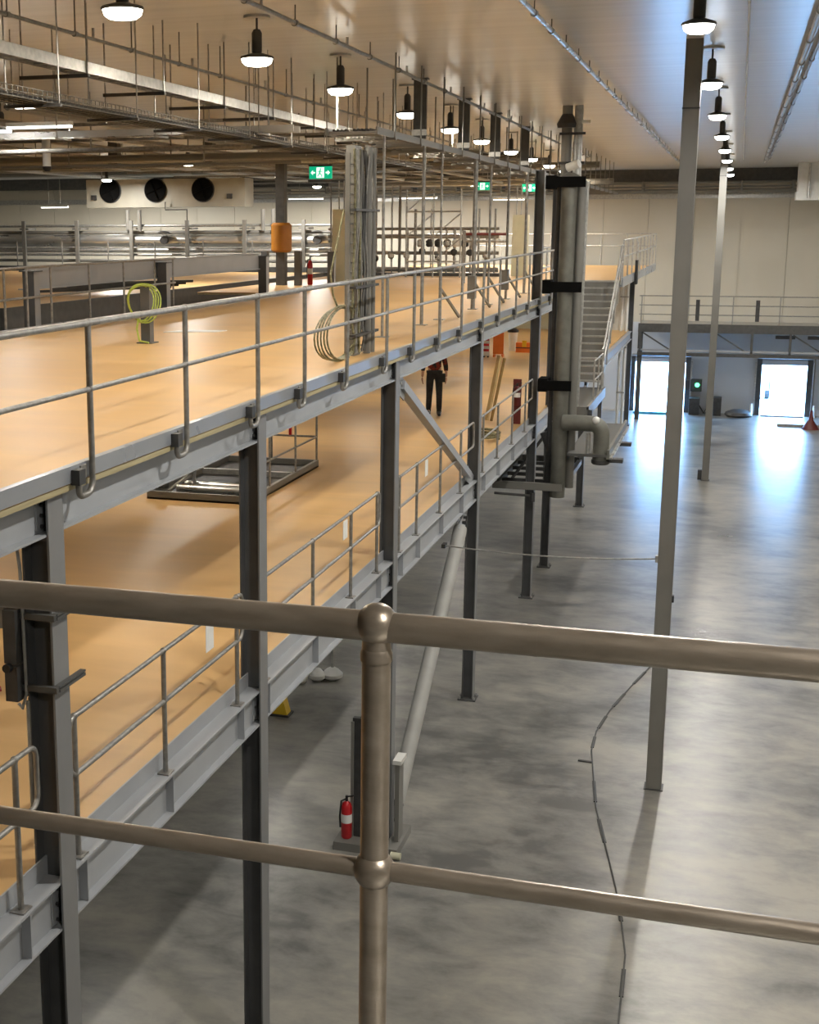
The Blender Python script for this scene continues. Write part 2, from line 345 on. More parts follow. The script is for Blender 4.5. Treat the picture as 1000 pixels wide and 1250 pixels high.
t = thing('mezzanine_deck', 'lower orange mezzanine deck under the upper deck', 'deck', (-7, 30, 4.0))
MB().box(-12.0, -4.27, -6, 60, 4.0, ZL).build('deck_sheet', 'deck', t, smooth=False)
MB().box(-4.275, -4.262, -6, 30.6, 4.05, 4.19).build('toe_plate', 'beam', t)
MB().box(-12.1, -4.3, -6, 60, 3.86, 3.99).build('support_pan', 'darkgrey', t, smooth=False)
t = thing('mezzanine_deck', 'pale orange deck beyond the dark void at far left', 'deck', (-19, 34, 6.6))
MB().box(-27, -13.9, 24.3, 48, 6.6, 6.8).build('deck_sheet', 'deck', t, smooth=False)
MB().box(-27, -13.88, 24.2, 24.3, 6.2, 6.85).build('edge_beam', 'darkgrey', t)
MB().box(-13.9, -13.8, 24.2, 48, 6.2, 6.85).build('edge_beam', 'darkgrey', t)
for xx in (-26, -20, -14.2):
    for yy in (25, 36, 47): MB().box(xx - .1, xx + .1, yy - .1, yy + .1, 0, 6.6).build('leg', 'steel', t)
t = thing('viewing_walkway', 'walkway slab under the near railing where the viewer stands', 'walkway', (0, -1, 6.6))
MB().box(-4, 4, -3.3, 2.12, 6.66, 6.78).build('deck_plate', 'galv', t)
MB().box(-4, 4, 2.02, 2.12, 6.4, 6.66).build('edge_beam', 'beam', t)
for xx in (-3.6, 3.6):
    for yy in (-3, 1.8): MB().box(xx - .1, xx + .1, yy - .1, yy + .1, 0, 6.66).build('leg', 'steel', t)

# columns
CY = [7.72, 11.82, 17.2, 23.42, 30.7, 33.75, 41.7, 60.0]
CN = ['nearest', 'second', 'third', 'fourth', 'fifth', 'sixth', 'seventh', 'last']
CL = ['nearest mezzanine column carrying dark switch boxes and strut brackets', 'second mezzanine column beside the orange hatch guard rail',
      'third mezzanine column behind the near railing post with extinguisher at foot', 'fourth mezzanine column where both diagonal braces meet',
      'fifth mezzanine column just left of the big grey riser', 'dark sixth mezzanine column directly behind the big riser',
      'mezzanine column standing under the stair landing', 'farthest mezzanine column at the end beside left bright doorway']
def column(y, ztop, label, xo=-4.1, wd=0.2):
    t = thing('steel_column', label, 'column', (xo - wd / 2, y, 0))
    h = 0.105
    MB().box(xo - .015, xo, y - h, y + h, 0, ztop).build('outer_flange', 'litface', t, smooth=False)
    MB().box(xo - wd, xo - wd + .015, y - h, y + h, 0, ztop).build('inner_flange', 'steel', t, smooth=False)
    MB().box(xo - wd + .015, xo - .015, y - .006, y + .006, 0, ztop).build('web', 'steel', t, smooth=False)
    MB().box(xo - wd - .06, xo + .06, y - .17, y + .17, 0, 0.025).build('base_plate', 'steel', t)
    for sx in (xo - wd - .03, xo + .03):
        for sy in (-.13, .13): MB().lathe([(.02, 0), (.02, .03), (.01, .05)], (sx, y + sy, .025), 6).build('anchor_bolt', 'galv', t)
    if ztop > 6: MB().box(xo - wd + .015, xo - .015, y - h + .01, y + h - .01, 6.43, 6.455).build('stiffener', 'steel', t)
    MB().box(xo - wd + .015, xo - .015, y - h + .01, y + h - .01, 3.67, 3.695).build('stiffener', 'steel', t)
    return t
cols = []
for i, y in enumerate(CY):
    cols.append(column(y, 9.6 if i in (4, 5) else (4.0 if i == 6 else 6.72), CL[i]))

# edge beams
def beam(y0, y1, z0, z1, label, stf=(), xo=-4.115, wd=0.15, bolts=True):
    t = thing('edge_beam', label, 'beam', (xo - wd / 2, (y0 + y1) / 2, z0))
    MB().box(xo - wd, xo, y0, y1, z1 - .016, z1).build('top_flange', 'beam', t, smooth=False)
    MB().box(xo - wd, xo, y0, y1, z0, z0 + .016).build('bottom_flange', 'beam', t, smooth=False)
    MB().box(xo - wd / 2 - .006, xo - wd / 2 + .006, y0, y1, z0 + .016, z1 - .016).build('web', 'beam', t, smooth=False)
    for y in stf: MB().box(xo - wd / 2 + .006, xo - .003, y - .006, y + .006, z0 + .016, z1 - .016).build('stiffener', 'beam', t, smooth=False)
    if bolts:
        MB().box(xo - wd / 2 + .006, xo - wd / 2 + .018, y1 - .11, y1 - .01, z0 + .04, z1 - .04).build('end_cleat', 'beam', t, smooth=False)
        nb = 3
        for k in range(nb):
            zz = z0 + .06 + (z1 - z0 - .12) * k / (nb - 1)
            MB().tube([(xo - wd / 2 + .018, y1 - .06, zz), (xo - wd / 2 + .036, y1 - .06, zz)], .014, 6).build('bolt', 'dark', t)
    return t
LP = [[4.2, 5.7, 7.2], [8.03, 9.6, 11.3], [12.05, 13.7, 15.25, 16.5], [17.72, 18.8, 20.45, 22.1], [24.2, 25.8, 27.6, 29.4]]
ends = [2.9] + CY[:5]
for i in range(5):
    a, b_ = ends[i] + (.1 if i else 0), ends[i + 1] - .012
    who = ['left of nearest column', 'between nearest and second columns', 'between second and third columns', 'between third and fourth columns', 'between fourth and fifth columns'][i]
    a = ends[i] + (.012 if i else 0)
    beam(a, b_, 6.46, 6.722, 'grey steel edge beam of upper deck ' + who)
    beam(a, b_, 3.70, 4.05, 'grey steel edge beam of lower deck ' + who, LP[i])
for a, b_, n in ((30.72, 33.74, 'behind the big riser'), (33.76, 41.69, 'along the stair side'), (41.71, 59.98, 'beyond the stairs to far end')):
    beam(a, b_, 6.46, 6.722, 'grey steel edge beam of upper deck ' + n, bolts=False, xo=-4.115 if a < 33 else -4.7)
    beam(a, b_, 3.70, 4.05, 'grey steel edge beam of lower deck ' + n, bolts=False)

# upper guard rail
t = thing('guard_rail', 'long galvanised guard rail along the upper deck edge', 'railing', (-4.02, 20, 6.74))
RX = -4.015
MB().tube([(RX, 2.9, 7.78), (RX, 33.6, 7.88)], 0.0235, 12).build('top_rail', 'rail', t)
MB().tube([(RX, 2.9, 7.35), (RX, 33.6, 7.43)], 0.0185, 10).build('mid_rail', 'rail', t)
UP = [4.8, 6.45, 8.1, 9.77, 11.46, 12.86, 14.42, 16.22, 17.7, 19.36, 21.0, 22.9, 24.55, 26.5, 28.2, 30.0, 31.7, 33.4]
for y in UP:
    zt = 7.78 + .10 * (y - 2.9) / 30.7
    pts = [(RX, y, zt), (RX, y, 6.80)] + arc((RX, y - .085, 6.76), .085, 0, -PI * .5, (0, 1, 0), (0, 0, 1), 6) + [(RX, y - .16, 6.675)] + arc((RX, y - .16, 6.72), .045, -PI / 2, -PI, (0, 1, 0), (0, 0, 1), 4) + [(RX, y - .205, 6.76)]
    p = MB().tube(pts, 0.0215, 10).build('post', 'rail', t)
    MB().box(-4.045, -4.03, y - .13, y - .05, 6.79, 6.87).build('clip_plate', 'rail', p)
    MB().box(-4.05, -3.985, y - .25, y - .16, 6.76, 6.86).build('foot_bracket', 'dark', p)
    MB().ball((RX, y, zt), .031, 12, 8).build('ball_joint', 'rail', p); MB().ball((RX, y, zt - .43), .028, 12, 8).build('ball_joint', 'rail', p)

# lower guard rail panels with looped ends
def rail_panel(y0, y1, posts, label, xo=-4.185, zb=4.05, zt=5.09, zm=4.665):
    t = thing('guard_rail', label, 'railing', (xo, (y0 + y1) / 2, zb), 'looped guard rails of the lower deck')
    r = .085; A = (0, 1, 0); B = (0, 0, 1)
    pts = arc((xo, y1 - r, zt - r), r, PI / 2, 0, A, B) + arc((xo, y1 - r, zm + r), r, 0, -PI / 2, A, B) + arc((xo, y0 + r, zm + r), r, -PI / 2, -PI, A, B) + arc((xo, y0 + r, zt - r), r, PI, PI / 2, A, B)
    MB().tube(pts, .0195, 10, closed=True).build('looped_rail', 'rail', t)
    for y in posts:
        p = MB().tube([(xo, y, zb + .012), (xo, y, zt)], .021, 10).build('post', 'rail', t)
        MB().box(xo - .05, xo + .05, y - .06, y + .06, zb, zb + .012).build('base_plate', 'rail', p)
        MB().ball((xo, y, zt), .028, 10, 6).build('ball_joint', 'rail', p); MB().ball((xo, y, zm), .026, 10, 6).build('ball_joint', 'rail', p)
    return t
RL = ['looped guard rail on lower deck left of nearest column', 'looped guard rail with white tag between nearest and second columns', 'looped guard rail on lower deck between second and third columns',
      'looped guard rail crossing the upper diagonal brace', 'looped guard rail on lower deck running to the riser']
RS = [(3.6, 7.48), (7.95, 11.45), (11.98, 16.62), (17.6, 23.25), (23.75, 30.4)]
for i in range(5): rail_panel(*RS[i], LP[i], RL[i])
def tagplate(y, zt, h, label):
    tag(MB().box(-4.16, -4.155, y - .09, y + .09, zt - h, zt).build('paper_tag', 'tag'), label, 'tag')
tagplate(10.55, 5.07, .26, 'white paper tag hanging on rail beside second column')
tagplate(14.9, 5.07, .22, 'white paper tag hanging on rail before third column')
tagplate(19.3, 5.07, .24, 'white paper tag hanging on rail below diagonal brace')

# braces
t = thing('diagonal_brace', 'upper steel diagonal brace from third column down to fourth', 'brace', (-4.2, 17.4, 4.1))
MB().bar((-4.2, 17.75, 6.34), (-4.2, 22.9, 4.22), .12, .12).build('strut', 'beam', t)
MB().bar((-4.2, 17.3, 6.5), (-4.2, 18.0, 6.22), .02, .26).build('gusset_plate', 'beam', t)
for k in range(4): MB().tube([(-4.22, 17.55 + .1 * k, 6.42 - .045 * k), (-4.16, 17.55 + .1 * k, 6.42 - .045 * k)], .02, 6).build('bolt', 'galv', t)
MB().bar((-4.2, 22.7, 4.3), (-4.2, 23.35, 4.02), .02, .24).build('gusset_plate', 'beam', t)
t = thing('diagonal_brace', 'lower pale tubular brace from third column foot up to fourth', 'brace', (-4.2, 17.6, 0))
MB().tube([(-4.2, 17.85, .3), (-4.2, 22.3, 3.40)], .115, 18).build('tube', 'brace', t)
MB().bar((-4.2, 17.45, .02), (-4.2, 17.95, .37), .02, .22).build('gusset_plate', 'dark', t)
MB().bar((-4.2, 22.2, 3.33), (-4.2, 23.3, 4.0), .025, .24).build('gusset_plate', 'beam', t)
for k in range(3):
    MB().tube([(-4.24, 22.3 + .1 * k, 3.42 + .07 * k), (-4.12, 22.3 + .1 * k, 3.42 + .07 * k)], .028, 6).build('bolt', 'dark', t)
    MB().tube([(-4.24, 17.65 + .1 * k, .14 + .07 * k), (-4.12, 17.65 + .1 * k, .14 + .07 * k)], .028, 6).build('bolt', 'dark', t)
t = thing('barrier_cable', 'thin barrier cable strung from lower deck to tall hall column', 'cable', (-2.5, 20.4, 3.5))
P0, P1 = Vector((-4.1, 20.5, 3.52)), Vector((-.87, 20.25, 3.6))
MB().tube([P0.lerp(P1, k / 14) - Vector((0, 0, .07 * (1 - (2 * k / 14 - 1) ** 2))) for k in range(15)], .012, 6).build('wire', 'galv', t)
MB().box(-.9, -.86, 20.2, 20.3, 3.55, 3.65).build('anchor', 'galv', t); MB().box(-4.14, -4.08, 20.42, 20.58, 3.49, 3.55).build('anchor', 'dark', t)

# tall hall columns
for (x0, y0, lab) in ((-.86, 20.2, 'tall near grey hall column rising from concrete floor'), (-.74, 47.3, 'tall far grey hall column nearer the dock doors')):
    t = thing('hall_column', lab, 'column', (x0 + .115, y0 + .115, 0))
    m = MB(); w_ = .225
    MB().box(x0 + .012, x0 + w_ - .012, y0, y0 + w_, .012, ZC).build('front_face', 'hallcol', t, smooth=False)
    for xx in (x0, x0 + w_ - .012): MB().box(xx, xx + .012, y0 - .012, y0 + w_ + .012, .012, ZC).build('flange', 'hallcol', t, smooth=False)
    MB().box(x0 - .03, x0 + w_ + .03, y0 - .03, y0 + w_ + .03, 0, .012).build('base_plate', 'dark', t)
    MB().box(x0 - .006, x0 + w_ + .006, y0 - .016, y0 + w_ + .016, 9.98, 10.0).build('splice', 'dark', t)
    if y0 > 40: MB().box(x0 - .14, x0 - .006, y0 + .02, y0 + .2, 0.02, .35).build('floor_socket', 'dark', t)
    else: MB().box(x0 + w_, x0 + w_ + .03, y0 + .05, y0 + .13, 2.95, 3.05).build('socket', 'dark', t)

# ------------------------------------------------------------------ near railing
t = thing('near_railing', 'close galvanised ball-joint railing crossing the foreground', 'railing', (-.51, 2.03, 6.78))
YR = 2.025
MB().tube([(-3.6, YR, 7.778), (3.6, YR, 7.778)], .0245, 24).build('top_rail', 'fgrail', t)
MB().tube([(-3.6, YR, 7.360), (3.6, YR + .0, 7.360)], .0165, 20).build('mid_rail', 'fgrail', t)
for xx in (-2.51, -.512, 1.49, 3.49):
    p = MB().tube([(xx, YR, 6.79), (xx, YR, 7.778)], .0235, 24).build('post', 'fgrail', t)
    MB().ball((xx, YR, 7.782), .0345, 28, 18).build('ball_joint', 'fgrail', p); MB().ball((xx, YR, 7.360), .0345, 28, 18).build('ball_joint', 'fgrail', p)
    MB().lathe([(.026, 0), (.0262, .012), (.0235, .02)], (xx, YR, 7.722), 24).build('collar', 'fgrail', p)
    MB().box(xx - .06, xx + .06, YR - .05, YR + .05, 6.78, 6.792).build('base_plate', 'fgrail', p)
MB().tube([(-.262, YR, 7.778), (-.256, YR, 7.778)], .0249, 24).build('weld_joint', 'fgrail', t)

# ------------------------------------------------------------------ switch gear on nearest column
c1 = 7.72
t = thing('switch_box', 'dark isolator boxes clamped on the nearest column', 'switch', (-4.38, 7.6, 5.3))
MB().box(-4.40, -4.31, 7.5, 7.64, 5.62, 5.98).build('enclosure', 'dark', t); MB().box(-4.40, -4.31, 7.5, 7.64, 5.36, 5.6).build('enclosure', 'dark', t)
MB().box(-4.46, -4.40, 7.52, 7.62, 5.85, 6.0).build('cover', 'hallcol', t); MB().tube([(-4.36, 7.49, 5.6), (-4.36, 7.45, 5.6)], .03, 10).build('knob', 'black', t)
MB().tube([(-4.42, 7.48, 5.45), (-4.50, 7.42, 5.44)], .018, 8).build('plug', 'red', t)
t = thing('conduit', 'thin galvanised conduit running down the nearest column', 'conduit', (-4.29, 7.58, 4.3))
MB().tube([(-4.33, 7.6, 6.4), (-4.30, 7.58, 6.25), (-4.29, 7.57, 6.0), (-4.285, 7.57, 5.4), (-4.31, 7.55, 5.3), (-4.34, 7.56, 5.33)], .012, 8).build('pipe', 'galv', t)
MB().tube([(-4.28, 7.57, 5.35), (-4.28, 7.57, 4.6)], .012, 8).build('pipe', 'galv', t)
MB().tube([(-4.45, 7.5, 6.45), (-4.45, 7.5, 5.98)], .014, 8).build('pipe', 'brown', t)
for z in (5.93, 5.44):
    t = cols[0]
    MB().box(-4.33, -4.06, c1 - .155, c1 - .115, z - .02, z + .02).build('strut_bracket', 'darkgrey', t)
    MB().box(-4.095, -4.055, c1 - .115, c1 + .26, z - .02, z + .0).build('strut_bracket', 'darkgrey', t)
    MB().box(-4.095, -4.055, c1 - .115, c1 + .26, z + .008, z + .022).build('strut_bracket', 'darkgrey', t)

# base equipment at third column foot
t = thing('column_plinth', 'grey plinth with dark upright cabinet at third column foot', 'plinth', (-4.45, 17.1, 0))
MB().box(-4.82, -3.92, 16.75, 17.6, 0, .12).build('slab', 'hallcol', t)
MB().box(-4.62, -4.34, 17.0, 17.08, .12, 1.85).build('upright_panel', 'dark', t); MB().box(-4.64, -4.60, 16.98, 17.1, .12, 1.8).build('upright_edge', 'hallcol', t)
MB().bar((-4.5, 17.04, 1.8), (-4.45, 17.04, 2.05), .05, .05).build('bracket', 'darkgrey', t)
MB().box(-4.02, -3.96, 17.0, 17.25, .12, 1.25).build('side_panel', 'hallcol', t); MB().box(-4.05, -3.93, 16.98, 17.3, 1.25, 1.31).build('cap', 'white', t)
MB().tube([(-4.0, 16.72, .05), (-3.86, 16.72, .05)], .05, 12).build('drain_stub', 'cream', t)
def extinguisher(loc, label, h=.5, mt='red'):
    t = thing('fire_extinguisher', label, 'extinguisher', loc); x, y, z = loc
    MB().lathe([(.06, 0), (.075, .02), (.075, h * .72), (.06, h * .82), (.025, h * .87)], loc, 16).build('cylinder', mt, t)
    MB().tube([(x, y, z + h * .86), (x, y, z + h)], .02, 8).build('valve', 'black', t); MB().bar((x - .01, y, z + h * .97), (x + .1, y, z + h * 1.02), .025, .015).build('handle', 'black', t)
    MB().tube([(x, y, z + h * .93), (x - .07, y - .03, z + h * .88), (x - .09, y - .03, z + h * .5), (x - .085, y - .02, z + h * .25)], .013, 8).build('hose', 'black', t)
    MB().lathe([(.0765, 0), (.0765, h * .2)], (x, y, z + h * .38), 16).build('paper_band', 'tag', t)
extinguisher((-4.68, 16.93, .12), 'red fire extinguisher on the plinth at third column foot', .62)
extinguisher((-11.7, 38.0, ZU), 'small red fire extinguisher beside cream cabinet on far upper deck', .8)
extinguisher((-4.48, 30.126, 4.52), 'dark red fire extinguisher hung beside the fifth column', .5, 'darkred')
t = MB().box(-4.58, -4.40, 30.2, 30.24, 4.1, 5.1).build('extinguisher_board', 'darkred'); tag(t, 'dark red backing board behind extinguisher near riser', 'board')

# things under the deck on concrete
t = thing('wheel_chock', 'small yellow wedge on floor behind second column', 'wedge', (-7.19, 21.6, 0))
MB().poly([(-7.34, 21.5, .03), (-7.04, 21.5, .03), (-7.12, 21.5, .32), (-7.2, 21.5, .32)], (0, .22, 0)).build('wedge_body', 'yellow', t); MB().box(-7.38, -7.0, 21.46, 21.76, 0, .03).build('base', 'dark', t)
for k, (x, y, r, h, lab) in enumerate(((-6.85, 23.7, .2, 1.3, 'white dropped pipe with bowl foot under lower deck'), (-7.35, 23.3, .13, .5, 'smallest white floor bowl under lower deck'), (-7.1, 23.55, .16, .4, 'middle white floor bowl under lower deck'))):
    t = thing('floor_tundish', lab, 'floor drain', (x, y, 0))
    MB().lathe([(r * .5, 0), (r, .06), (r, .12), (r * .6, .2), (.05, .24)], (x, y, 0), 18).build('bowl', 'white', t)
    if k == 0: MB().tube([(x, y, .2), (x, y, 3.7)], .03, 8).build('pipe', 'galv', t); MB().lathe([(.1, 0), (.12, .1), (.05, .18)], (x - .22, y - .05, 0), 14).build('black_ring', 'black', t)
t = thing('drain_pipe', 'dark drain fittings hanging below lower beam near second column', 'pipe', (-4.5, 11.0, 3.3))
MB().box(-4.6, -4.4, 10.6, 11.0, 3.55, 3.86).build('pipe_shoe', 'dark', t); MB().tube([(-4.5, 10.5, 3.55), (-4.5, 11.3, 3.55)], .06, 10).build('pipe', 'darkgrey', t)

# cable on hall floor
cp = [(-1.14, 26.34), (-1.43, 24.92), (-1.68, 23.55), (-1.81, 22.41), (-1.8, 21.52), (-1.69, 20.65), (-1.51, 19.25), (-1.24, 17.91), (-1.01, 16.74), (-.86, 15.79), (-.77, 15.11), (-.74, 14.04), (-.70, 12.6)]
t = thing('floor_cable', 'thin black cable with tape patches curving over concrete floor', 'cable', (-1.4, 20, 0))
MB().tube([(a, b_, .012) for a, b_ in cp], .012, 6).build('flex', 'darkgrey', t)
for k in (0, 1, 2, 3, 5, 6, 8, 10):
    a = Vector((*cp[k], .008)); b2 = Vector((*cp[k + 1], .008)); MB().bar(a.lerp(b2, .3), a.lerp(b2, .85), .05, .016).build('tape_patch', 'dark', t)
MB().bar((-1.96, 21.02, .01), (-1.74, 21.0, .01), .05, .02).build('tape_patch', 'dark', t)

# ------------------------------------------------------------------ hatch on the lower deck
t = thing('floor_hatch', 'black floor hatch with rollers and guard rails on lower deck', 'hatch', (-8, 22, ZL))
hx0, hx1, hy0, hy1 = -8.9, -7.1, 19.9, 23.6
MB().box(hx0, hx1, hy0, hy1, ZL, ZL + .03).build('pit_cover', 'black', t)
for (a, b_, c, d) in ((hx0, hx1, hy0, hy0 + .06), (hx0, hx1, hy1 - .06, hy1), (hx0, hx0 + .06, hy0 + .06, hy1 - .06), (hx1 - .06, hx1, hy0 + .06, hy1 - .06)): MB().box(a, b_, c, d, ZL, ZL + .13).build('kerb', 'hallcol', t)
for k, yy in enumerate((20.25, 20.6)): MB().tube([(hx0 + .4, yy, ZL + .13), (hx1 - .06, yy, ZL + .13)], .07, 14).build('roller', 'silver', t)
MB().box(hx0 + .06, hx1 - .06, 22.2, 22.28, ZL + .03, ZL + .12).build('cross_bar', 'galv', t)
hp = [(hx1 - .03, 20.9), (hx1 - .03, 22.3), (hx1 - .03, 23.57), (hx1 - .9, 23.57), (hx0 + .05, 23.57)]
for a, b_ in hp: MB().tube([(a, b_, ZL + .13), (a, b_, 5.12)], .02, 8).build('post', 'rail', t)
for z in (5.12, 4.66):
    MB().tube([(hx1 - .03, 20.0, z), (hx1 - .03, 23.57, z), (hx0 + .05, 23.57, z)], .019, 8).build('rail', 'rail', t)
MB().bar((-8.6, 20.1, ZL + .1), (-8.3, 20.9, ZL + .45), .05, .05).build('linkage', 'galv', t); MB().bar((-8.2, 20.2, ZL + .1), (-8.45, 20.9, ZL + .5), .05, .05).build('linkage', 'dark', t)
MB().lathe([(.09, 0), (.09, .2), (.05, .25)], (-8.75, 20.25, ZL + .13), 10).build('motor', 'darkgrey', t)
MB().box(-7.65, -7.6, 23.52, 23.56, 4.68, 5.05).build('warning_tag', 'red', t)

# ------------------------------------------------------------------ person on the lower deck
def skin_chain(name, verts, edges, radii, mat, parent, root=0, sub=2):
    off = OFF[parent.name]
    me = bpy.data.meshes.new(name); me.from_pydata([tuple(Vector(v)) for v in verts], edges, [])
    o = bpy.data.objects.new(name, me); COL.objects.link(o); o.parent = parent; OFF[o.name] = off
    md = o.modifiers.new('Skin', 'SKIN'); md.use_smooth_shade = True
    for i, r in enumerate(radii):
        sv = me.skin_vertices[0].data[i]; sv.radius = r if isinstance(r, tuple) else (r, r); sv.use_root = (i == root)
    s = o.modifiers.new('Sub', 'SUBSURF'); s.levels = sub; s.render_levels = sub
    me.materials.append(M[mat]); return o
t = thing('person', 'person in dark trousers and red-black shirt walking on lower deck', 'person', (-6.55, 31.1, ZL))
t.rotation_euler = (0, 0, 0.25)
# local coordinates, facing -y (towards the viewer)
hip, kn, an = .92, .50, .09
V = [(0, 0, 1.0), (0, .01, 1.22), (0, .01, 1.42), (0, 0, 1.52), (0, -.01, 1.60), (0, -.015, 1.70),
     (.1, 0, hip), (.115, -.05, kn), (.12, -.02, an), (.125, -.14, .04),
     (-.1, 0, hip), (-.11, .03, kn), (-.12, .12, an + .02), (-.125, .0, .05),
     (.19, .01, 1.42), (.26, .03, 1.14), (.27, -.07, .90), (-.19, .01, 1.42), (-.26, .04, 1.14), (-.28, .0, .89)]
Eg = [(0, 1), (1, 2), (2, 3), (3, 4), (4, 5), (0, 6), (6, 7), (7, 8), (8, 9), (0, 10), (10, 11), (11, 12), (12, 13), (2, 14), (14, 15), (15, 16), (2, 17), (17, 18), (18, 19)]
Rr = [(.15, .1), (.14, .1), (.15, .1), .055, (.075, .09), (.07, .085), .085, .06, .042, .035, .085, .06, .042, .035, .055, .042, .03, .055, .042, .03]
skin_chain('body', V, Eg, Rr, 'skin', t)
gr = 1.18
skin_chain('trousers', [V[0], V[6], V[7], V[8], V[10], V[11], V[12], (0, 0, 1.12)], [(0, 1), (1, 2), (2, 3), (0, 4), (4, 5), (5, 6), (0, 7)],
           [(.17, .125), .105, .08, .068, .105, .08, .068, (.165, .12)], 'trouser', t)
skin_chain('shirt', [(0, 0, .96), V[1], V[2], (0, 0, 1.49), V[14], V[15], (.265, -.02, 1.02), V[17], V[18], (-.27, .02, 1.02)],
           [(0, 1), (1, 2), (2, 3), (2, 4), (4, 5), (5, 6), (2, 7), (7, 8), (8, 9)], [(.175, .13), (.165, .125), (.175, .125), .075, .075, .06, .05, .075, .06, .05], 'shirt', t)
def local_part(mb, name, mat, parent): 
    me = mb.mesh(name); me.materials.append(M[mat]); o = bpy.data.objects.new(name, me); COL.objects.link(o); o.parent = parent; OFF[o.name] = OFF[parent.name]; return o
local_part(MB().lathe([(.19, 0), (.192, .05), (.19, .055)], (0, 0, .99), 18), 'tool_belt', 'black', t).scale = (1, .75, 1)
for s, (ax, ay) in ((1, (.12, -.05)), (-1, (-.12, .09))):
    local_part(MB().tube([(ax, ay + .10, .05), (ax, ay, .055), (ax, ay - .1, .045), (ax, ay - .18, .035)], [.05, .055, .05, .03], 10), 'boot', 'black', t)
    local_part(MB().tube([(ax, ay + .03, .05), (ax, ay + .03, .2)], [.058, .06], 10), 'boot_shaft', 'black', t)
local_part(MB().box(.16, .25, -.08, .02, .78, .98), 'tool_pouch', 'black', t)
hd = local_part(MB().ball((0, 0, 0), .1, 16, 12), 'hair', 'hair', t); hd.location = (0, .018, 1.70); hd.scale = (.86, 1.0, 1.0)
local_part(MB().poly([(-.013, -.095, 1.63), (.013, -.095, 1.63), (0, -.105, 1.675)], (0, -.02, 0)), 'nose', 'skin', t)
for s in (-1, 1):
    local_part(MB().ball((s * .033, -.088, 1.68), .012, 8, 6), 'eye', 'dark', t); local_part(MB().ball((s * .085, -.0, 1.665), .02, 8, 6), 'ear', 'skin', t)
local_part(MB().box(-.025, .025, -.096, -.085, 1.605, 1.613), 'mouth', 'darkred', t)
for s, w_ in ((1, V[16]), (-1, V[19])):
    wx, wy, wz = w_
    h = local_part(MB().ball((0, 0, 0), .045, 10, 8), 'hand', 'skin', t); h.location = (wx, wy, wz - .05); h.scale = (.5, .85, 1.15)
    for k in range(4):
        fy = wy - .03 + .02 * k; ln = (.07, .08, .075, .06)[k]
        local_part(MB().tube([(wx, fy, wz - .08), (wx - s * .005, fy - .003, wz - .08 - ln * .5), (wx - s * .025, fy - .006, wz - .08 - ln)], .009, 6), 'finger', 'skin', t)
    local_part(MB().tube([(wx, wy - .03, wz - .045), (wx - s * .005, wy - .06, wz - .07), (wx - s * .01, wy - .065, wz - .105)], .01, 6), 'thumb', 'skin', t)

# things far back on the lower deck
t = thing('safety_barrier', 'orange safety barrier panel at far end of lower deck', 'barrier', (-7.55, 46, ZL))
MB().box(-7.7, -7.35, 46, 46.08, ZL + .1, 5.3).build('panel', 'orange', t)
for xx in (-7.68, -7.4): MB().box(xx, xx + .05, 45.9, 46.2, ZL, ZL + .1).build('foot', 'orange', t)
t = thing('warning_sign', 'small red and white warning board left of orange barrier', 'sign', (-7.95, 45.8, ZL))
MB().box(-8.0, -7.78, 45.8, 45.83, ZL + .05, 5.25).build('board', 'white', t)
for k in range(5): MB().box(-7.99, -7.8, 45.785, 45.80, ZL + .2 + .18 * k, ZL + .28 + .18 * k).build('stripe', 'red', t)
for xx in (-7.98, -7.85): MB().box(xx, xx + .04, 45.75, 45.9, ZL, ZL + .05).build('foot', 'dark', t)
t = thing('waste_bin', 'dark bin with pale side right of orange barrier', 'bin', (-7.3, 48.3, ZL))
MB().lathe([(.13, 0), (.17, .62), (.18, .66)], (-7.42, 48.5, ZL), 14).build('tub', 'white', t); MB().lathe([(.2, 0), (.2, .08), (.1, .14)], (-7.42, 48.5, ZL + .66), 14).build('lid', 'black', t)
t = thing('tool_case', 'orange tool case on floor at far end of lower deck', 'case', (-6.9, 48, ZL))
MB().box(-7.22, -6.62, 47.9, 48.2, ZL, ZL + .34).build('shell', 'orange', t); MB().box(-7.0, -6.85, 47.88, 47.92, ZL + .2, ZL + .42).build('handle', 'yellow', t)
MB().box(-7.22, -6.62, 47.89, 47.9, ZL + .15, ZL + .18).build('seam', 'dark', t)
t = thing('leaning_board', 'pale timber board standing behind fourth column rail', 'board', (-5.2, 31, ZL))
MB().bar((-5.22, 30.6, ZL), (-5.0, 30.8, 5.55), .12, .05).build('plank', 'timber', t); MB().bar((-5.1, 30.5, ZL), (-4.88, 30.75, 5.5), .04, .05).build('edge_strip', 'brown', t)
t = thing('coiled_hose', 'olive coiled hose at foot of leaning board on lower deck', 'hose', (-4.95, 27.8, ZL))
MB().tube([(-4.75 + .3 * math.cos(a) * (1 + .03 * (k % 3)), 27.6 + .3 * math.sin(a), ZL + .05 + .004 * k) for k, a in enumerate([i * PI / 8 for i in range(40)])], .028, 6).build('coil', 'cable', t)
t = thing('door_leaf', 'pale beige door leaf on far wall of lower deck', 'door', (-8.5, 59.5, ZL))
MB().box(-9.4, -7.0, 59.4, 59.5, ZL, 6.4).build('leaf', 'cream', t); MB().box(-7.2, -7.12, 59.33, 59.4, 5.05, 5.15).build('handle', 'dark', t)
tag(MB().box(-12, -4.3, 59.6, 59.7, ZL, 6.4).build('partition', 'white'), 'white partition closing far end of lower deck', 'partition')

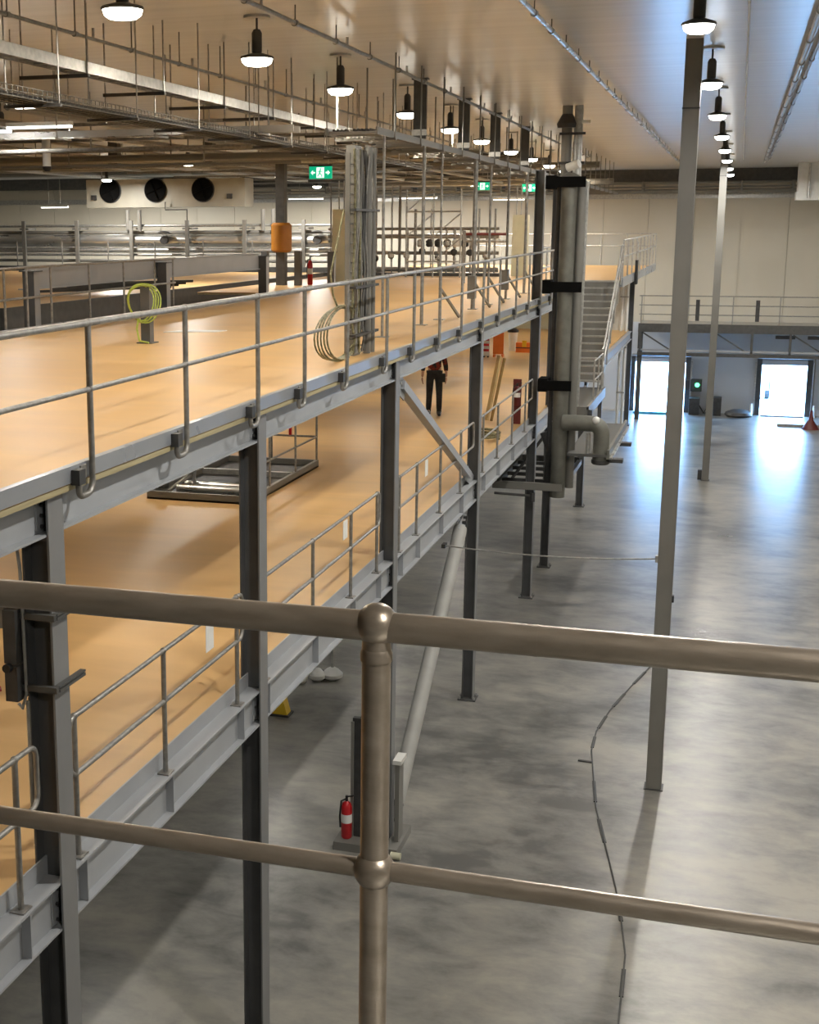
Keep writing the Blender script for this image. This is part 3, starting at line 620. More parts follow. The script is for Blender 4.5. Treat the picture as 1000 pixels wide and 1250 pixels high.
# ------------------------------------------------------------------ riser and stair tower
t = thing('service_riser', 'big grey vertical riser pipe bundle with black clamps', 'pipe', (-3.5, 30.2, 2.6))
MB().tube([(-3.53, 30.2, 2.5), (-3.52, 30.2, 9.35)], .165, 24).build('main_pipe', 'insul', t)
MB().tube([(-3.30, 30.35, 2.7), (-3.27, 30.35, 9.35)], .1, 16).build('side_pipe', 'hallcol', t)
MB().tube([(-3.20, 30.5, 4.5), (-3.17, 30.5, 9.35)], .035, 10).build('thin_pipe', 'galv', t)
MB().tube([(-3.78, 30.4, 3.4), (-3.75, 30.4, 9.4)], .05, 10).build('thin_pipe', 'dark', t)
for xx, r, mt in ((-3.62, .11, 'hallcol'), (-3.38, .09, 'galv')): MB().tube([(xx, 30.25, 9.3), (xx, 30.25, ZC)], r, 16).build('upper_pipe', mt, t)
MB().lathe([(.2, 0), (.24, .05), (.24, .12), (.12, .2)], (-3.5, 30.25, 9.32), 16).build('reducer', 'hallcol', t)
for z in (9.7, 10.3): 
    MB().box(-3.76, -3.22, 30.12, 30.18, z, z + .05).build('upper_clamp', 'dark', t)
MB().tube([(-3.55, 30.0, 9.62), (-3.3, 29.9, 9.7)], .09, 12).build('valve', 'white', t)
MB().lathe([(.2, 0), (.22, .08), (.1, .3)], (-3.62, 30.25, 10.45), 12).build('valve', 'dark', t); MB().tube([(-3.3, 30.1, 10.55), (-3.12, 30.1, 10.55)], .035, 8).build('branch', 'white', t)
for z, x0 in ((9.33, -4.0), (7.13, -4.02), (5.0, -4.02)):
    MB().box(x0, -3.16 if z > 6 else -3.3, 30.0, 30.02 + .04, z - .11, z + .11).build('clamp', 'void', t)
    MB().box(x0, x0 + .2, 30.02, 30.6, z - .14, z + .14).build('clamp_arm', 'void', t)
e = Vector((-2.77, 30.0, 4.02))
MB().tube([(-3.45, 30.05, 4.2)] + arc((-2.82, 30.0, 3.98), .22, PI / 2, 0, (1, 0, 0), (0, 0, 1), 8) + [(-2.6, 30.0, 3.42)], .175, 20).build('elbow_pipe', 'insul', t)
MB().ball((-2.72, 29.86, 4.3), .08, 10, 8).build('white_fitting', 'white', t)
MB().tube([(-2.88, 29.95, 4.0), (-2.88, 29.95, 3.55)], .05, 10).build('drain_pipe', 'galv', t)
MB().lathe([(.17, 0), (.2, .03), (.2, .1)], (-2.6, 30.0, 3.32), 16).build('end_flange', 'dark', t)

t = thing('riser_platform', 'dark steel pipe support platform hung beneath the riser', 'platform', (-4.2, 31.5, 2.5))
MB().box(-4.95, -3.42, 30.0, 30.12, 2.66, 2.82).build('front_beam', 'hallcol', t)
MB().box(-3.5, -3.40, 30.12, 34.0, 2.62, 2.74).build('side_beam', 'toe', t); MB().box(-4.95, -4.85, 30.12, 34.0, 2.66, 2.8).build('side_beam', 'darkgrey', t)
MB().box(-4.9, -3.45, 33.9, 34.0, 2.66, 2.8).build('rear_beam', 'darkgrey', t)
for k in range(4): MB().box(-4.85, -3.5, 30.7 + .8 * k, 30.78 + .8 * k, 2.7, 2.78).build('cross_member', 'dark', t)
for xx in (-4.9, -3.47): MB().box(xx - .03, xx + .03, 30.3, 30.36, 2.8, 3.7).build('hanger', 'dark', t)
MB().tube([(-4.9, 30.0, 2.55), (-4.0, 30.0, 2.53)], .03, 8).build('drain_pipe', 'darkgrey', t); MB().lathe([(.06, 0), (.06, .2)], (-4.05, 30.0, 2.4), 8).build('drain_valve', 'dark', t)
MB().bar((-4.6, 30.6, 2.8), (-4.0, 31.5, 3.7), .05, .05).build('brace', 'dark', t)
MB().tube([(-3.9, 30.5, 3.9), (-3.75, 30.5, 3.5), (-3.8, 30.6, 2.8)], .1, 12).build('bend_pipe', 'dark', t)

t = thing('stair_landing', 'steel landing at foot of stair beside the riser', 'platform', (-4, 35, 3.7))
MB().box(-4.6, -3.3, 34.0, 38.4, 3.98, 4.04).build('floor_plate', 'darkgrey', t)
MB().box(-3.34, -3.28, 34.0, 38.4, 3.8, 4.06).build('edge_channel', 'hallcol', t); MB().box(-4.6, -3.34, 33.94, 34.0, 3.8, 4.06).build('front_channel', 'hallcol', t)
MB().box(-3.45, -3.35, 38.2, 38.35, 2.9, 3.98).build('hanger', 'steel', t)
for z in (4.55, 5.05): MB().tube([(-4.15, 35.4, z), (-3.32, 35.4, z), (-3.32, 37.6, z)], .02, 8).build('rail', 'galv', t)
for xx, yy in ((-4.15, 35.4), (-3.75, 35.4), (-3.32, 35.4), (-3.32, 36.6), (-3.32, 37.6)): MB().tube([(xx, yy, 4.04), (xx, yy, 5.05)], .022, 8).build('post', 'galv', t)
t = thing('pipe_shelf', 'narrow outer platform under the elbow pipe with pale edge', 'platform', (-2.9, 32, 3.5))
MB().box(-3.3, -2.46, 29.8, 34.8, 3.5, 3.56).build('floor_plate', 'darkgrey', t)
MB().box(-2.46, -2.40, 29.8, 34.8, 3.46, 3.66).build('edge_channel', 'insul', t); MB().box(-2.40, -2.34, 29.8, 34.8, 3.46, 3.50).build('edge_flange', 'silver', t)
for yy in (30.0, 32.4): MB().box(-2.40, -2.12, yy - .12, yy + .12, 3.38, 3.46).build('bearing_plate', 'dark', t)
MB().box(-3.3, -3.2, 34.0, 34.1, 3.5, 3.98).build('hanger', 'steel', t)

t = thing('steel_stair', 'grey steel stair climbing from landing to upper deck', 'stair', (-4.0, 40.5, 4.05))
n = 15; sx0, sx1 = -4.55, -3.4; ya, yb = 38.2, 42.88
for k in range(n):
    y = ya + (yb - ya) * k / n; z = 4.05 + (6.79 - 4.05) * (k + 1) / n
    MB().box(sx0 + .03, sx1 - .03, y, y + .32, z - .03, z).build('tread', 'galv', t, smooth=False)
    if k < n - 1: MB().box(sx0 + .03, sx1 - .03, y + .29, y + .31, z, z + .15).build('riser', 'hallcol', t, smooth=False)
for xx in (sx0, sx1): MB().bar((xx, ya - .1, 4.02), (xx, yb, 6.72), .03, .3).build('stringer', 'rail', t)
for xx in (sx0 - .03, sx1 + .05):
    for dz in (.55, 1.05): MB().tube([(xx, ya - .5, 4.1 + dz), (xx, ya - .1, 4.12 + dz), (xx, yb - .1, 6.8 + dz), (xx, yb + .2, 6.8 + dz)], .026, 8).build('handrail', 'galv', t)
    for k in range(6):
        y = ya + .1 + .9 * k; z = 4.12 + (y - ya) * 2.7 / (yb - ya); MB().tube([(xx, y, z - .1), (xx, y, z + 1.05)], .022, 8).build('baluster', 'galv', t)

t = thing('guard_rail', 'far guard rail on upper deck beyond the stairs', 'railing', (-4, 52, 6.79))
for z in (8.0, 7.5):
    MB().tube([(-4.68, 34.0, z - .12), (-4.68, 42.9, z - .1)], .022, 8).build('rail', 'galv', t)
    MB().tube([(-3.33, 43.1, z), (-3.33, 60.1, z + .1)], .024, 8).build('rail', 'galv', t)
    MB().tube([(-13.1, 60.1, z + .1), (-3.33, 60.1, z + .1)], .024, 8).build('rail', 'galv', t)
for k in range(10): MB().tube([(-3.33, 43.1 + 1.88 * k, ZU), (-3.33, 43.1 + 1.88 * k, 8.0 + .01 * k)], .026, 8).build('post', 'galv', t)
for k in range(10): MB().tube([(-13.0 + 1.06 * k, 60.1, ZU), (-13.0 + 1.06 * k, 60.1, 8.1)], .026, 8).build('post', 'galv', t)
for k in range(6): MB().tube([(-4.68, 34.1 + 1.75 * k, ZU), (-4.68, 34.1 + 1.75 * k, 7.88)], .022, 8).build('post', 'galv', t)
t = thing('rail_gate', 'dark hinged gate with latch at deck corner above stairs', 'gate', (-3.25, 48, ZU))
MB().box(-3.28, -3.2, 47.6, 48.1, 6.5, 7.3).build('latch_box', 'black', t); MB().tube([(-3.24, 47.8, 6.5), (-3.24, 47.8, 7.9)], .04, 8).build('pipe', 'galv', t)
t = thing('downpipe', 'pale twin downpipes beside farthest mezzanine column', 'pipe', (-4.4, 58, 0))
for xx in (-4.42, -4.62): MB().tube([(xx + .1, 59.0, 0), (xx + .1, 59.0, 6.46)], .06, 10).build('pipe', 'white', t)
for z in (1.5, 3.4, 5.5): MB().box(-4.6, -4.25, 58.93, 59.07, z, z + .06).build('clip', 'galv', t)

# ------------------------------------------------------------------ things on the upper deck
t = thing('hose_stand', 'grey stub post with coiled lime hose on upper deck', 'hose stand', (-7.97, 18.0, ZU))
MB().box(-8.05, -7.91, 17.93, 18.07, ZU, 7.6).build('post', 'steel', t); MB().box(-8.1, -7.86, 17.88, 18.12, ZU, ZU + .015).build('base_plate', 'steel', t)
for k in range(4):
    cx = -8.03 + .03 * k; rz = .25 + .025 * (k % 2)
    pts = [(cx + (.20 + .015 * k) * math.cos(a), 17.9 - .02 * k + .05 * math.sin(2 * a), 7.36 + rz * math.sin(a) * (1 if a < PI else 1.0)) for a in [i * 2 * PI / 24 for i in range(24)]]
    MB().tube(pts, .0095, 7, closed=True).build('hose_loop', 'lime', t)
MB().tube([(-8.05, 17.88, 7.2), (-8.08, 17.86, 7.0), (-8.04, 17.85, 6.83), (-7.9, 17.86, 6.805)], .014, 7).build('hose_tail', 'lime', t)
tag(MB().poly([(-8.55, 19.9, ZU), (-7.75, 20.2, ZU), (-7.7, 20.5, ZU), (-8.4, 20.35, ZU)], (0, 0, .012)).build('paper_sheet', 'tag'), 'white paper sheet lying on upper deck behind hose stand', 'paper')

t = thing('cable_riser', 'cable ladder riser bundle on upper deck with hanging cables', 'cable riser', (-4.6, 17.1, ZU))
for yy in (16.62, 17.62): MB().box(-4.66, -4.60, yy - .02, yy + .02, ZU, 9.3).build('upright', 'hallcol', t)
for k in range(20): MB().tube([(-4.63, 16.62, ZU + .1 + .12 * k), (-4.63, 17.62, ZU + .1 + .12 * k)], .01, 5).build('rung', 'rail', t)
MB().box(-4.72, -4.60, 16.85, 17.15, ZU, 9.4).build('duct_column', 'hallcol', t); MB().tube([(-4.55, 17.3, ZU), (-4.55, 17.3, 9.4)], .05, 12).build('conduit_pipe', 'hallcol', t)
MB().tube([(-4.53, 17.5, ZU), (-4.53, 17.5, 9.4)], .035, 10).build('conduit_pipe', 'hallcol', t)
for k in range(14):
    y0 = 16.7 + .06 * k; 
    pts = [(-4.56 + random.uniform(-.02, .03), y0 + random.uniform(-.05, .05), z) for z in (9.35, 9.0, 8.4, 7.9, 7.5, 7.2, 7.0, 6.83)]
    MB().tube(pts, .012 + .006 * random.random(), 5).build('cable', random.choice(['cable', 'rail', 'darkgrey', 'hallcol']), t)
for z in (7.05, 7.25, 7.65, 8.6): MB().box(-4.58, -4.5, 16.55, 17.72, z, z + .03).build('cleat', 'dark', t)
t = thing('cable_coil', 'olive cable coil hanging left of cable riser on upper deck', 'cable', (-4.7, 16.1, ZU))
for k in range(5):
    ry = .95 - .05 * k; rz = .31 + .012 * (k % 3); pts = [(-4.62 + .012 * k, 16.12 + .04 * k + ry * math.cos(a), 7.13 + rz * math.sin(a)) for a in [i * 2 * PI / 28 for i in range(28)]]
    MB().tube(pts, .012, 6, closed=True).build('loop', 'cable', t)
MB().tube([(-4.6, 16.1, 7.44), (-4.62, 15.95, 7.6), (-4.64, 15.9, 7.85), (-4.65, 16.5, 8.6)], .012, 6).build('lead', 'cable', t)

# dropped service posts on the deck
PY = [19.9, 22.6, 24.05, 27.3, 29.05, 31.4, 34.2]
for i, y in enumerate(PY):
    lab = 'galvanised service post on upper deck, ' + ord_(i) + ' beyond the cable riser'
    t = thing('service_post', lab, 'post', (-5, y, ZU), 'service posts on the upper deck'); r = (.022, .03, .02, .045, .025, .03, .035)[i]
    MB().tube([(-5.0, y, ZU), (-5.0, y, 9.7)], r, 8).build('pole', 'rail', t); MB().box(-5.09, -4.91, y - .09, y + .09, ZU, ZU + .012).build('base_plate', 'rail', t)
    if i > 1: MB().bar((-5.0, y, 7.35), (-4.75, y + .55, ZU + .02), .04, .04).build('foot_brace', 'rail', t)
    if i in (3, 5): MB().box(-5.1, -4.95, y - .1, y + .1, 7.0, 7.45).build('junction_box', 'hallcol', t)

# stub columns with parapet beam along the void and its railing
SY_ = [19.9, 25.4, 31.6, 37.6]
for i, y in enumerate(SY_):
    x = -10.85 - .03 * i
    t = thing('stub_column', ['short grey stub column at far left over the void', 'short grey stub column behind the lime hose stand', 'short grey stub column at parapet beam end', 'short grey stub column right of the orange column guard'][i], 'column', (x, y, ZU - .3))
    zb = ZU if i == 3 else 6.4
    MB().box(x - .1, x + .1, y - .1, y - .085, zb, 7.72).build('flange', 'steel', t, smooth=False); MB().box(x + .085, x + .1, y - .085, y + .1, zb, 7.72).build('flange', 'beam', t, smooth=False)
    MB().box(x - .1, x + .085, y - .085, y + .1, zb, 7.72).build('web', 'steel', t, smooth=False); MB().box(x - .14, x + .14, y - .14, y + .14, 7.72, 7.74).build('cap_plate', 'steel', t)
t = thing('parapet_beam', 'long pale grey parapet beam linking the stub columns', 'beam', (-11.1, 26, 7.4))
MB().box(-11.02, -11.0, 20.0, 31.5, 7.44, 7.78).build('web', 'beam', t, smooth=False)
MB().box(-11.15, -10.96, 20.0, 31.5, 7.78, 7.8).build('top_flange', 'beam', t, smooth=False); MB().box(-11.15, -10.96, 20.0, 31.5, 7.42, 7.44).build('bottom_flange', 'beam', t, smooth=False)
t = thing('guard_rail', 'thin galvanised guard rail along the void at far left', 'railing', (-10.5, 22, ZU))
for z in (7.8, 7.33): MB().tube([(-10.55, 14, z), (-10.55, 25.2, z + .02)], .02, 8).build('rail', 'rail', t)
for y in (15.2, 16.4, 17.4, 18.5, 19.2, 20.0, 21.4, 22.8, 24.2, 25.1): MB().tube([(-10.55, y, ZU), (-10.55, y, 7.8)], .02, 8).build('post', 'rail', t)
t = thing('stored_battens', 'stack of dark battens lying beyond the parapet beam', 'battens', (-15, 30, 6.8))
for k in range(4): MB().bar((-16.2 + .3 * k, 30 + .2 * k, 6.9 + .06 * k), (-13.6 + .2 * k, 32.2, 6.95 + .05 * k), .1, .06).build('batten', 'darkgrey', t)

# interior columns
for x, y, lab, guard in ((-12.4, 37.5, 'dark roof column with orange guard sleeve on upper deck', True), (-13.2, 34.0, 'dark roof column right of the white air diffuser cluster', False), (-15.9, 34.0, 'dark roof column farthest left among hanging services', False)):
    t = thing('roof_column', lab, 'column', (x, y, 10.0 if not guard else ZU))
    MB().box(x - .13, x + .13, y - .13, y + .13, ZU if guard else 10.0, ZC).build('shaft', 'darkgrey', t)
    MB().box(x - .2, x + .2, y - .2, y + .2, ZC - .02, ZC).build('cap_plate', 'darkgrey', t)
    if guard:
        MB().lathe([(.24, 0), (.3, .05), (.3, .75), (.24, .82)], (x, y, 7.72), 12).build('guard_sleeve', 'amber', t)
        for dx in (-.5, .5): MB().box(x + dx - .09, x + dx + .09, y - .1, y + .1, ZU, 7.75).build('guard_post', 'steel', t)
for x, y, wd, h, lab in ((-10.75, 38.0, .58, 2.12, 'tall cream electrical cabinet left of the cable riser'), (-6.95, 46.2, .5, 2.0, 'cream electrical cabinet near fifth column on upper deck')):
    t = thing('electrical_cabinet', lab, 'cabinet', (x, y, ZU))
    MB().box(x - wd / 2, x + wd / 2, y, y + .4, ZU, ZU + h).build('body', 'cream', t); MB().box(x - wd / 2 + .02, x + wd / 2 - .02, y - .02, y, ZU + .08, ZU + h - .03).build('door', 'cream', t)
    MB().box(x + wd / 2 - .09, x + wd / 2 - .06, y - .045, y - .02, ZU + h * .48, ZU + h * .58).build('handle', 'dark', t)
    for k in range(3): MB().tube([(x - .15 + .15 * k, y + .2, ZU + h), (x - .15 + .15 * k, y + .2, 9.7)], .022, 6).build('gland_conduit', 'galv', t)

# ------------------------------------------------------------------ pipe racks far back
t = thing('pipe_rack', 'long silver pipe rack crossing behind the upper deck', 'pipe rack', (-22, 50, 6.8))
for z, r, mt in ((8.24, .07, 'hallcol'), (7.92, .24, 'silver'), (7.56, .1, 'galv'), (7.38, .05, 'galv'), (7.15, .06, 'hallcol'), (8.5, .05, 'galv')):
    MB().tube([(-33, 50, z), (-13.2, 50, z)], r, 14).build('pipe', mt, t)
MB().box(-33, -12.5, 49.3, 49.6, 6.72, 6.95).build('base_beam', 'darkgrey', t)
for k in range(9):
    x = -32 + 2.35 * k; MB().box(x - .07, x + .07, 49.6, 49.7, 6.6, 8.7).build('rack_post', 'hallcol', t)
    MB().box(x - .2, x + .2, 49.65, 50.3, 8.35, 8.42).build('rack_arm', 'hallcol', t)
for x in (-21.2, -15.0):
    MB().tube([(x, 49.7, 7.95), (x, 49.55, 7.95)], .16, 10).build('valve_body', 'dark', t); MB().lathe([(.22, 0), (.24, .04), (.1, .1)], (x, 49.6, 8.2), 12).build('hand_wheel', 'dark', t)
for x in (-22.8, -22.3, -17.2, -16.8): MB().tube([(x, 49.8, 8.3), (x, 49.8, 9.1)], .08, 10).build('drop_pipe', 'hallcol', t)
MB().tube([(-14.6, 49.8, 8.0), (-13.6, 49.8, 8.05)] + arc((-13.6, 49.8, 8.45), .4, -PI / 2, 0, (1, 0, 0), (0, 0, 1)) + [(-13.2, 49.8, 10.0)], .16, 14).build('bend_pipe', 'hallcol', t)
MB().tube([(-20.3, 49.8, 8.0), (-20.3, 49.8, 9.1), (-21.2, 49.8, 9.1), (-21.2, 49.8, 9.4)], .03, 6).build('sensing_line', 'darkgrey', t)
for k in range(10): MB().tube([(-31.5 + 2 * k, 49.4, 6.95), (-31.5 + 2 * k, 49.4, 7.9)], .03, 6).build('standpipe', 'hallcol', t)

t = thing('valve_manifold', 'dense galvanised valve manifold rack at back of upper deck', 'manifold', (-11, 46, ZU))
for z, r in ((8.35, .05), (8.1, .07), (7.55, .06), (7.0, .08)): MB().tube([(-13.5, 46, z), (-7.6, 46, z)], r, 8).build('header_pipe', 'rail', t)
for k in range(22):
    x = -13.4 + .27 * k; zt = random.choice((8.1, 8.35, 8.35, 9.0, 9.8)); MB().tube([(x, 45.95, ZU + .05), (x, 45.95, zt)], random.choice((.025, .035, .05)), 8).build('branch_pipe', random.choice(('rail', 'rail', 'hallcol')), t)
    if k % 2 == 0: MB().lathe([(.05, 0), (.11, .05), (.11, .16), (.05, .21)], (x, 45.85, 7.2 + .35 * random.random()), 10).build('valve', random.choice(('dark', 'darkgrey', 'silver')), t)
for k in range(7): MB().lathe([(.08, 0), (.13, .06), (.13, .2), (.06, .26)], (-10.2 + .3 * k, 45.8, 7.75), 10).build('gauge', random.choice(('silver', 'dark', 'white')), t)
MB().box(-13.6, -7.5, 45.7, 46.3, ZU, ZU + .1).build('skid', 'darkgrey', t)
t = thing('scaffold_tower', 'thin lattice frame rising above the valve manifold', 'scaffold', (-9.6, 44.5, ZU))
for x in (-10.4, -9.5, -8.6):
    MB().tube([(x, 44.5, ZU), (x, 44.5, 9.6)], .03, 8).build('standard', 'galv', t)
for z in (7.3, 8.1, 8.9, 9.5): MB().tube([(-10.4, 44.5, z), (-8.6, 44.5, z)], .025, 8).build('ledger', 'galv', t)
for x0, z0 in ((-10.4, 8.1), (-9.5, 8.1), (-10.4, 8.9), (-9.5, 7.3)): MB().tube([(x0, 44.5, z0), (x0 + .9, 44.5, z0 + .75)], .02, 6).build('diagonal', 'galv', t)
t = thing('pipe_bridge', 'two short rusty pipes projecting from post near far cabinet', 'pipe', (-7, 40, 8))
for z in (8.2, 8.0): MB().tube([(-7.6, 40, z), (-6.4, 40, z)], .04, 8).build('pipe', 'darkred' if z > 8.1 else 'rail', t)
MB().box(-7.65, -7.57, 39.96, 40.04, ZU, 8.3).build('post', 'rail', t)

# evaporator with three fans
t = thing('evaporator_unit', 'beige ceiling evaporator with three black fan openings', 'evaporator', (-21.3, 50, 9.2))
MB().box(-24.65, -18.0, 50, 51.0, 9.2, 10.27).build('casing', 'evap', t)
for x in (-23.6, -21.68, -19.7):
    MB().tube([(x, 49.96, 9.84), (x, 50.01, 9.84)], .47, 28).build('fan_ring', 'dark', t)
    f_ = MB().tube([(x, 49.90, 9.84), (x, 49.965, 9.84)], .43, 28).build('fan_opening', 'void', t)
    for a in range(4):
        MB().bar((x, 49.89, 9.84), (x + .38 * math.cos(a * PI / 2 + .4), 49.89, 9.84 + .38 * math.sin(a * PI / 2 + .4)), .01, .14, (0, 1, 0)).build('blade', 'void', f_)
for x in (-24.2, -18.4): MB().tube([(x, 50.5, 10.27), (x, 50.5, ZC)], .03, 6).build('hanger', 'galv', t)
for x in (-24.3, -18.6): MB().box(x - .1, x + .1, 49.9, 50, 9.5, 9.68).build('sensor_box', 'dark', t)
t = thing('ceiling_duct', 'white duct box hanging at far right under the ceiling', 'duct', (2.7, 60, 9.4))
MB().box(2.1, 4.2, 60, 61.5, 9.75, ZC).build('casing', 'white', t); MB().box(2.05, 4.25, 59.95, 61.55, 9.42, 9.75).build('skirt', 'white', t)
MB().tube([(2.5, 59.93, 9.5), (2.5, 59.93, 10.85)], .05, 8).build('pipe', 'galv', t)

# ------------------------------------------------------------------ overhead trays and pipes
t = thing('cable_tray', 'pale galvanised cable tray hung below ceiling at upper left', 'cable tray', (-7, 25, 10.07))
for xx in (-7.15, -6.93): MB().box(xx, xx + .02, 8, 45, 10.07, 10.19).build('side_rail', 'galv', t)
m = MB()
for k in range(120): m.box(-7.13, -6.93, 8.1 + .307 * k, 8.14 + .307 * k, 10.08, 10.1)
stuff(m.build('rungs', 'galv', t))
for k in range(13):
    y = 9.85 + 2.13 * k; MB().box(-7.72, -6.88, y - .03, y + .03, 10.02, 10.06).build('support_strut', 'dark', t)
    for xx in (-7.7, -6.9): MB().tube([(xx, y, 9.7 if xx < -7 else 10.02), (xx, y, ZC)], .011, 6).build('hanger_rod', 'rail', t)
t = thing('wire_basket', 'dark wire cable basket below the pale tray at upper left', 'cable tray', (-6.9, 22, 9.6))
m = MB()
for k in range(230): 
    y = 8 + .1 * k; m.tube([(-7.1, y, 9.74), (-7.1, y, 9.64), (-6.66, y, 9.64), (-6.66, y, 9.74)], .007, 3)
stuff(m.build('cross_wires', 'darkgrey', t))
for xx, zz in ((-7.1, 9.74), (-7.1, 9.69), (-7.1, 9.64), (-6.99, 9.64), (-6.88, 9.64), (-6.77, 9.64), (-6.66, 9.64), (-6.66, 9.69), (-6.66, 9.74)): MB().tube([(xx, 8, zz), (xx, 31, zz)], .006, 4).build('long_wire', 'darkgrey', t)
for k in range(9): MB().tube([(-7.0 + .035 * k, 8, 9.655 + .008 * (k % 3)), (-7.0 + .035 * k + random.uniform(-.03, .03), 20, 9.66), (-7.0 + .035 * k, 31, 9.655)], .02, 5).build('cable', 'black', t)
for k in range(12):
    y = 9.0 + 1.9 * k; MB().box(-7.2, -6.56, y - .02, y + .02, 9.60, 9.63).build('support_strut', 'dark', t)
    for xx in (-7.18, -6.58): MB().tube([(xx, y, 9.6), (xx, y, ZC)], .009, 5).build('hanger_rod', 'rail', t)
t = thing('cable_tray', 'dusty cable tray run over the upper deck edge posts', 'cable tray', (-5.4, 38, 9.8))
for xx in (-5.75, -5.0): MB().box(xx, xx + .03, 19.4, 60, 9.70, 9.80).build('side_rail', 'hallcol', t)
m = MB()
for k in range(90): m.box(-5.72, -5.0, 19.5 + .45 * k, 19.55 + .45 * k, 9.71, 9.75)
stuff(m.build('rungs', 'hallcol', t))
for k in range(10): MB().tube([(-5.65 + .06 * k, 19.5, 9.77), (-5.65 + .06 * k + random.uniform(-.06, .06), 35, 9.78 + .05 * random.random()), (-5.65 + .06 * k, 60, 9.77)], .02, 5).build('cable', random.choice(('black', 'darkgrey', 'galv')), t)
for k in range(22):
    y = 20.3 + 1.75 * k
    MB().box(-5.85, -4.92, y - .03, y + .03, 9.66, 9.70).build('support_strut', 'hallcol', t)
    for xx in (-5.83, -4.94): MB().tube([(xx, y, 9.66), (xx, y, ZC)], .014, 5).build('hanger_rod', 'hallcol', t)
for i, y in enumerate((23.8, 27.8, 31.5, 36.0)):
    t = thing('drop_duct', ['dark flat cable drop duct from ceiling, nearest of four', 'dark flat cable drop duct from ceiling, second of four', 'dark flat cable drop duct from ceiling, third of four', 'dark flat cable drop duct from ceiling, beside the riser top'][i], 'duct', (-5.36, y, 9.9))
    MB().box(-5.47, -5.25, y, y + .08, 9.9, ZC).build('duct', 'darkgrey', t)
    MB().box(-5.5, -5.22, y - .03, y + .11, ZC - .03, ZC).build('ceiling_flange', 'darkgrey', t)
    MB().box(-5.49, -5.23, y - .01, y, 9.95, 10.05).build('clip', 'galv', t)
t = thing('cross_tray', 'pale ladder tray crossing left over the upper deck', 'cable tray', (-9, 19.2, 9.75))
for yy in (19.0, 19.3): MB().box(-14, -6.1, yy, yy + .025, 9.74, 9.83).build('side_rail', 'silver', t)
m = MB()
for k in range(52): m.box(-13.9 + .15 * k, -13.86 + .15 * k, 19.02, 19.3, 9.755, 9.79)
stuff(m.build('rungs', 'galv', t))
for k in range(5):
    for yy in (18.95, 19.37): MB().tube([(-13 + 1.6 * k, yy, 9.74), (-13 + 1.6 * k, yy, ZC)], .01, 5).build('hanger_rod', 'rail', t)
    MB().box(-13.02 + 1.6 * k, -12.98 + 1.6 * k, 18.93, 19.39, 9.71, 9.74).build('support_strut', 'rail', t)

def ceiling_pipe(name, x, z, r, y0, y1, label, mat, step, fit=True):
    t = thing(name, label, 'pipe', (x, (y0 + y1) / 2, z))
    MB().tube([(x, y0, z), (x, y1, z)], r, 10).build('pipe', mat, t)
    y = y0 + step / 2; k = 0
    while y < y1:
        MB().tube([(x, y, z), (x, y, ZC)], .008, 5).build('hanger_rod', 'darkgrey', t)
        MB().tube([(x, y - .03, z), (x, y + .03, z)], r * 1.5, 10).build('clamp', mat, t)
        if fit and k % 2: MB().tube([(x, y + step * .3, z), (x, y + step * .3, z + .12)], .018, 6).build('sprinkler_head', 'galv', t)
        y += step; k += 1
    return t
ceiling_pipe('sprinkler_pipe', -7.1, 10.5, .022, 6, 46, 'thin sprinkler pipe under ceiling at far upper left', 'rail', 1.5)
ceiling_pipe('sprinkler_pipe', -5.0, 10.7, .028, 8, 48, 'sprinkler pipe running above the left row of lamps', 'rail', 1.7)
ceiling_pipe('ceiling_conduit', -2.36, 10.76, .03, 8, 56, 'bright ceiling conduit running diagonally between the lamp rows', 'silver', 1.5, False)
ceiling_pipe('ceiling_conduit', .70, 10.76, .035, 8, 56, 'grey ceiling pipe at right edge, left of pair', 'galv', 2.6, False)
ceiling_pipe('ceiling_conduit', .84, 10.80, .028, 8, 56, 'thinner ceiling pipe at right edge, right of pair', 'rail', 2.6, False)
ceiling_pipe('ceiling_conduit', -.06, 10.87, .012, 8, 56, 'very thin pale conduit on ceiling right of lamp row', 'white', 6, False)
t = thing('wall_pipes', 'grey pipes running along the top of far wall', 'pipe', (-1, 64.2, 9.8))
for z, r in ((10.28, .06), (9.92, .09), (10.1, .035)): MB().tube([(-30, 64.2, z), (8, 64.2, z)], r, 8).build('pipe', 'hallcol', t)
for k in range(18): MB().box(-29.5 + 2.1 * k, -29.42 + 2.1 * k, 64.1, YF - .1, 9.85, 10.35).build('bracket', 'hallcol', t)
# service layer hung above the far deck
t = thing('service_gantry', 'layered pipes and struts hung from ceiling above far deck', 'pipe rack', (-17, 35, 9.7))
for y, z, r, x0, x1, mt in ((24, 9.85, .04, -22, -8, 'rail'), (27, 9.7, .03, -24, -8.5, 'hallcol'), (30, 10.0, .08, -26, -7, 'hallcol'), (33, 10.1, .05, -28, -7, 'rail'), (36, 10.25, .1, -30, -6.5, 'hallcol'),
                         (39, 10.3, .06, -30, -6.5, 'galv'), (41, 10.45, .1, -30, -6.2, 'darkgrey'), (43, 10.4, .05, -30, -6.2, 'hallcol'), (47, 10.55, .1, -32, -6.2, 'hallcol'), (52, 10.6, .12, -34, -5, 'hallcol'), (55, 10.3, .1, -17, -5, 'darkgrey'), (58, 10.2, .12, -17, -5, 'hallcol')):
    MB().tube([(x0, y, z), (x1, y, z)], r, 8).build('pipe', mt, t)
    k = x0 + 1
    while k < x1:
        MB().tube([(k, y, z), (k, y, ZC)], .014, 5).build('hanger_rod', 'hallcol', t); k += 3.1
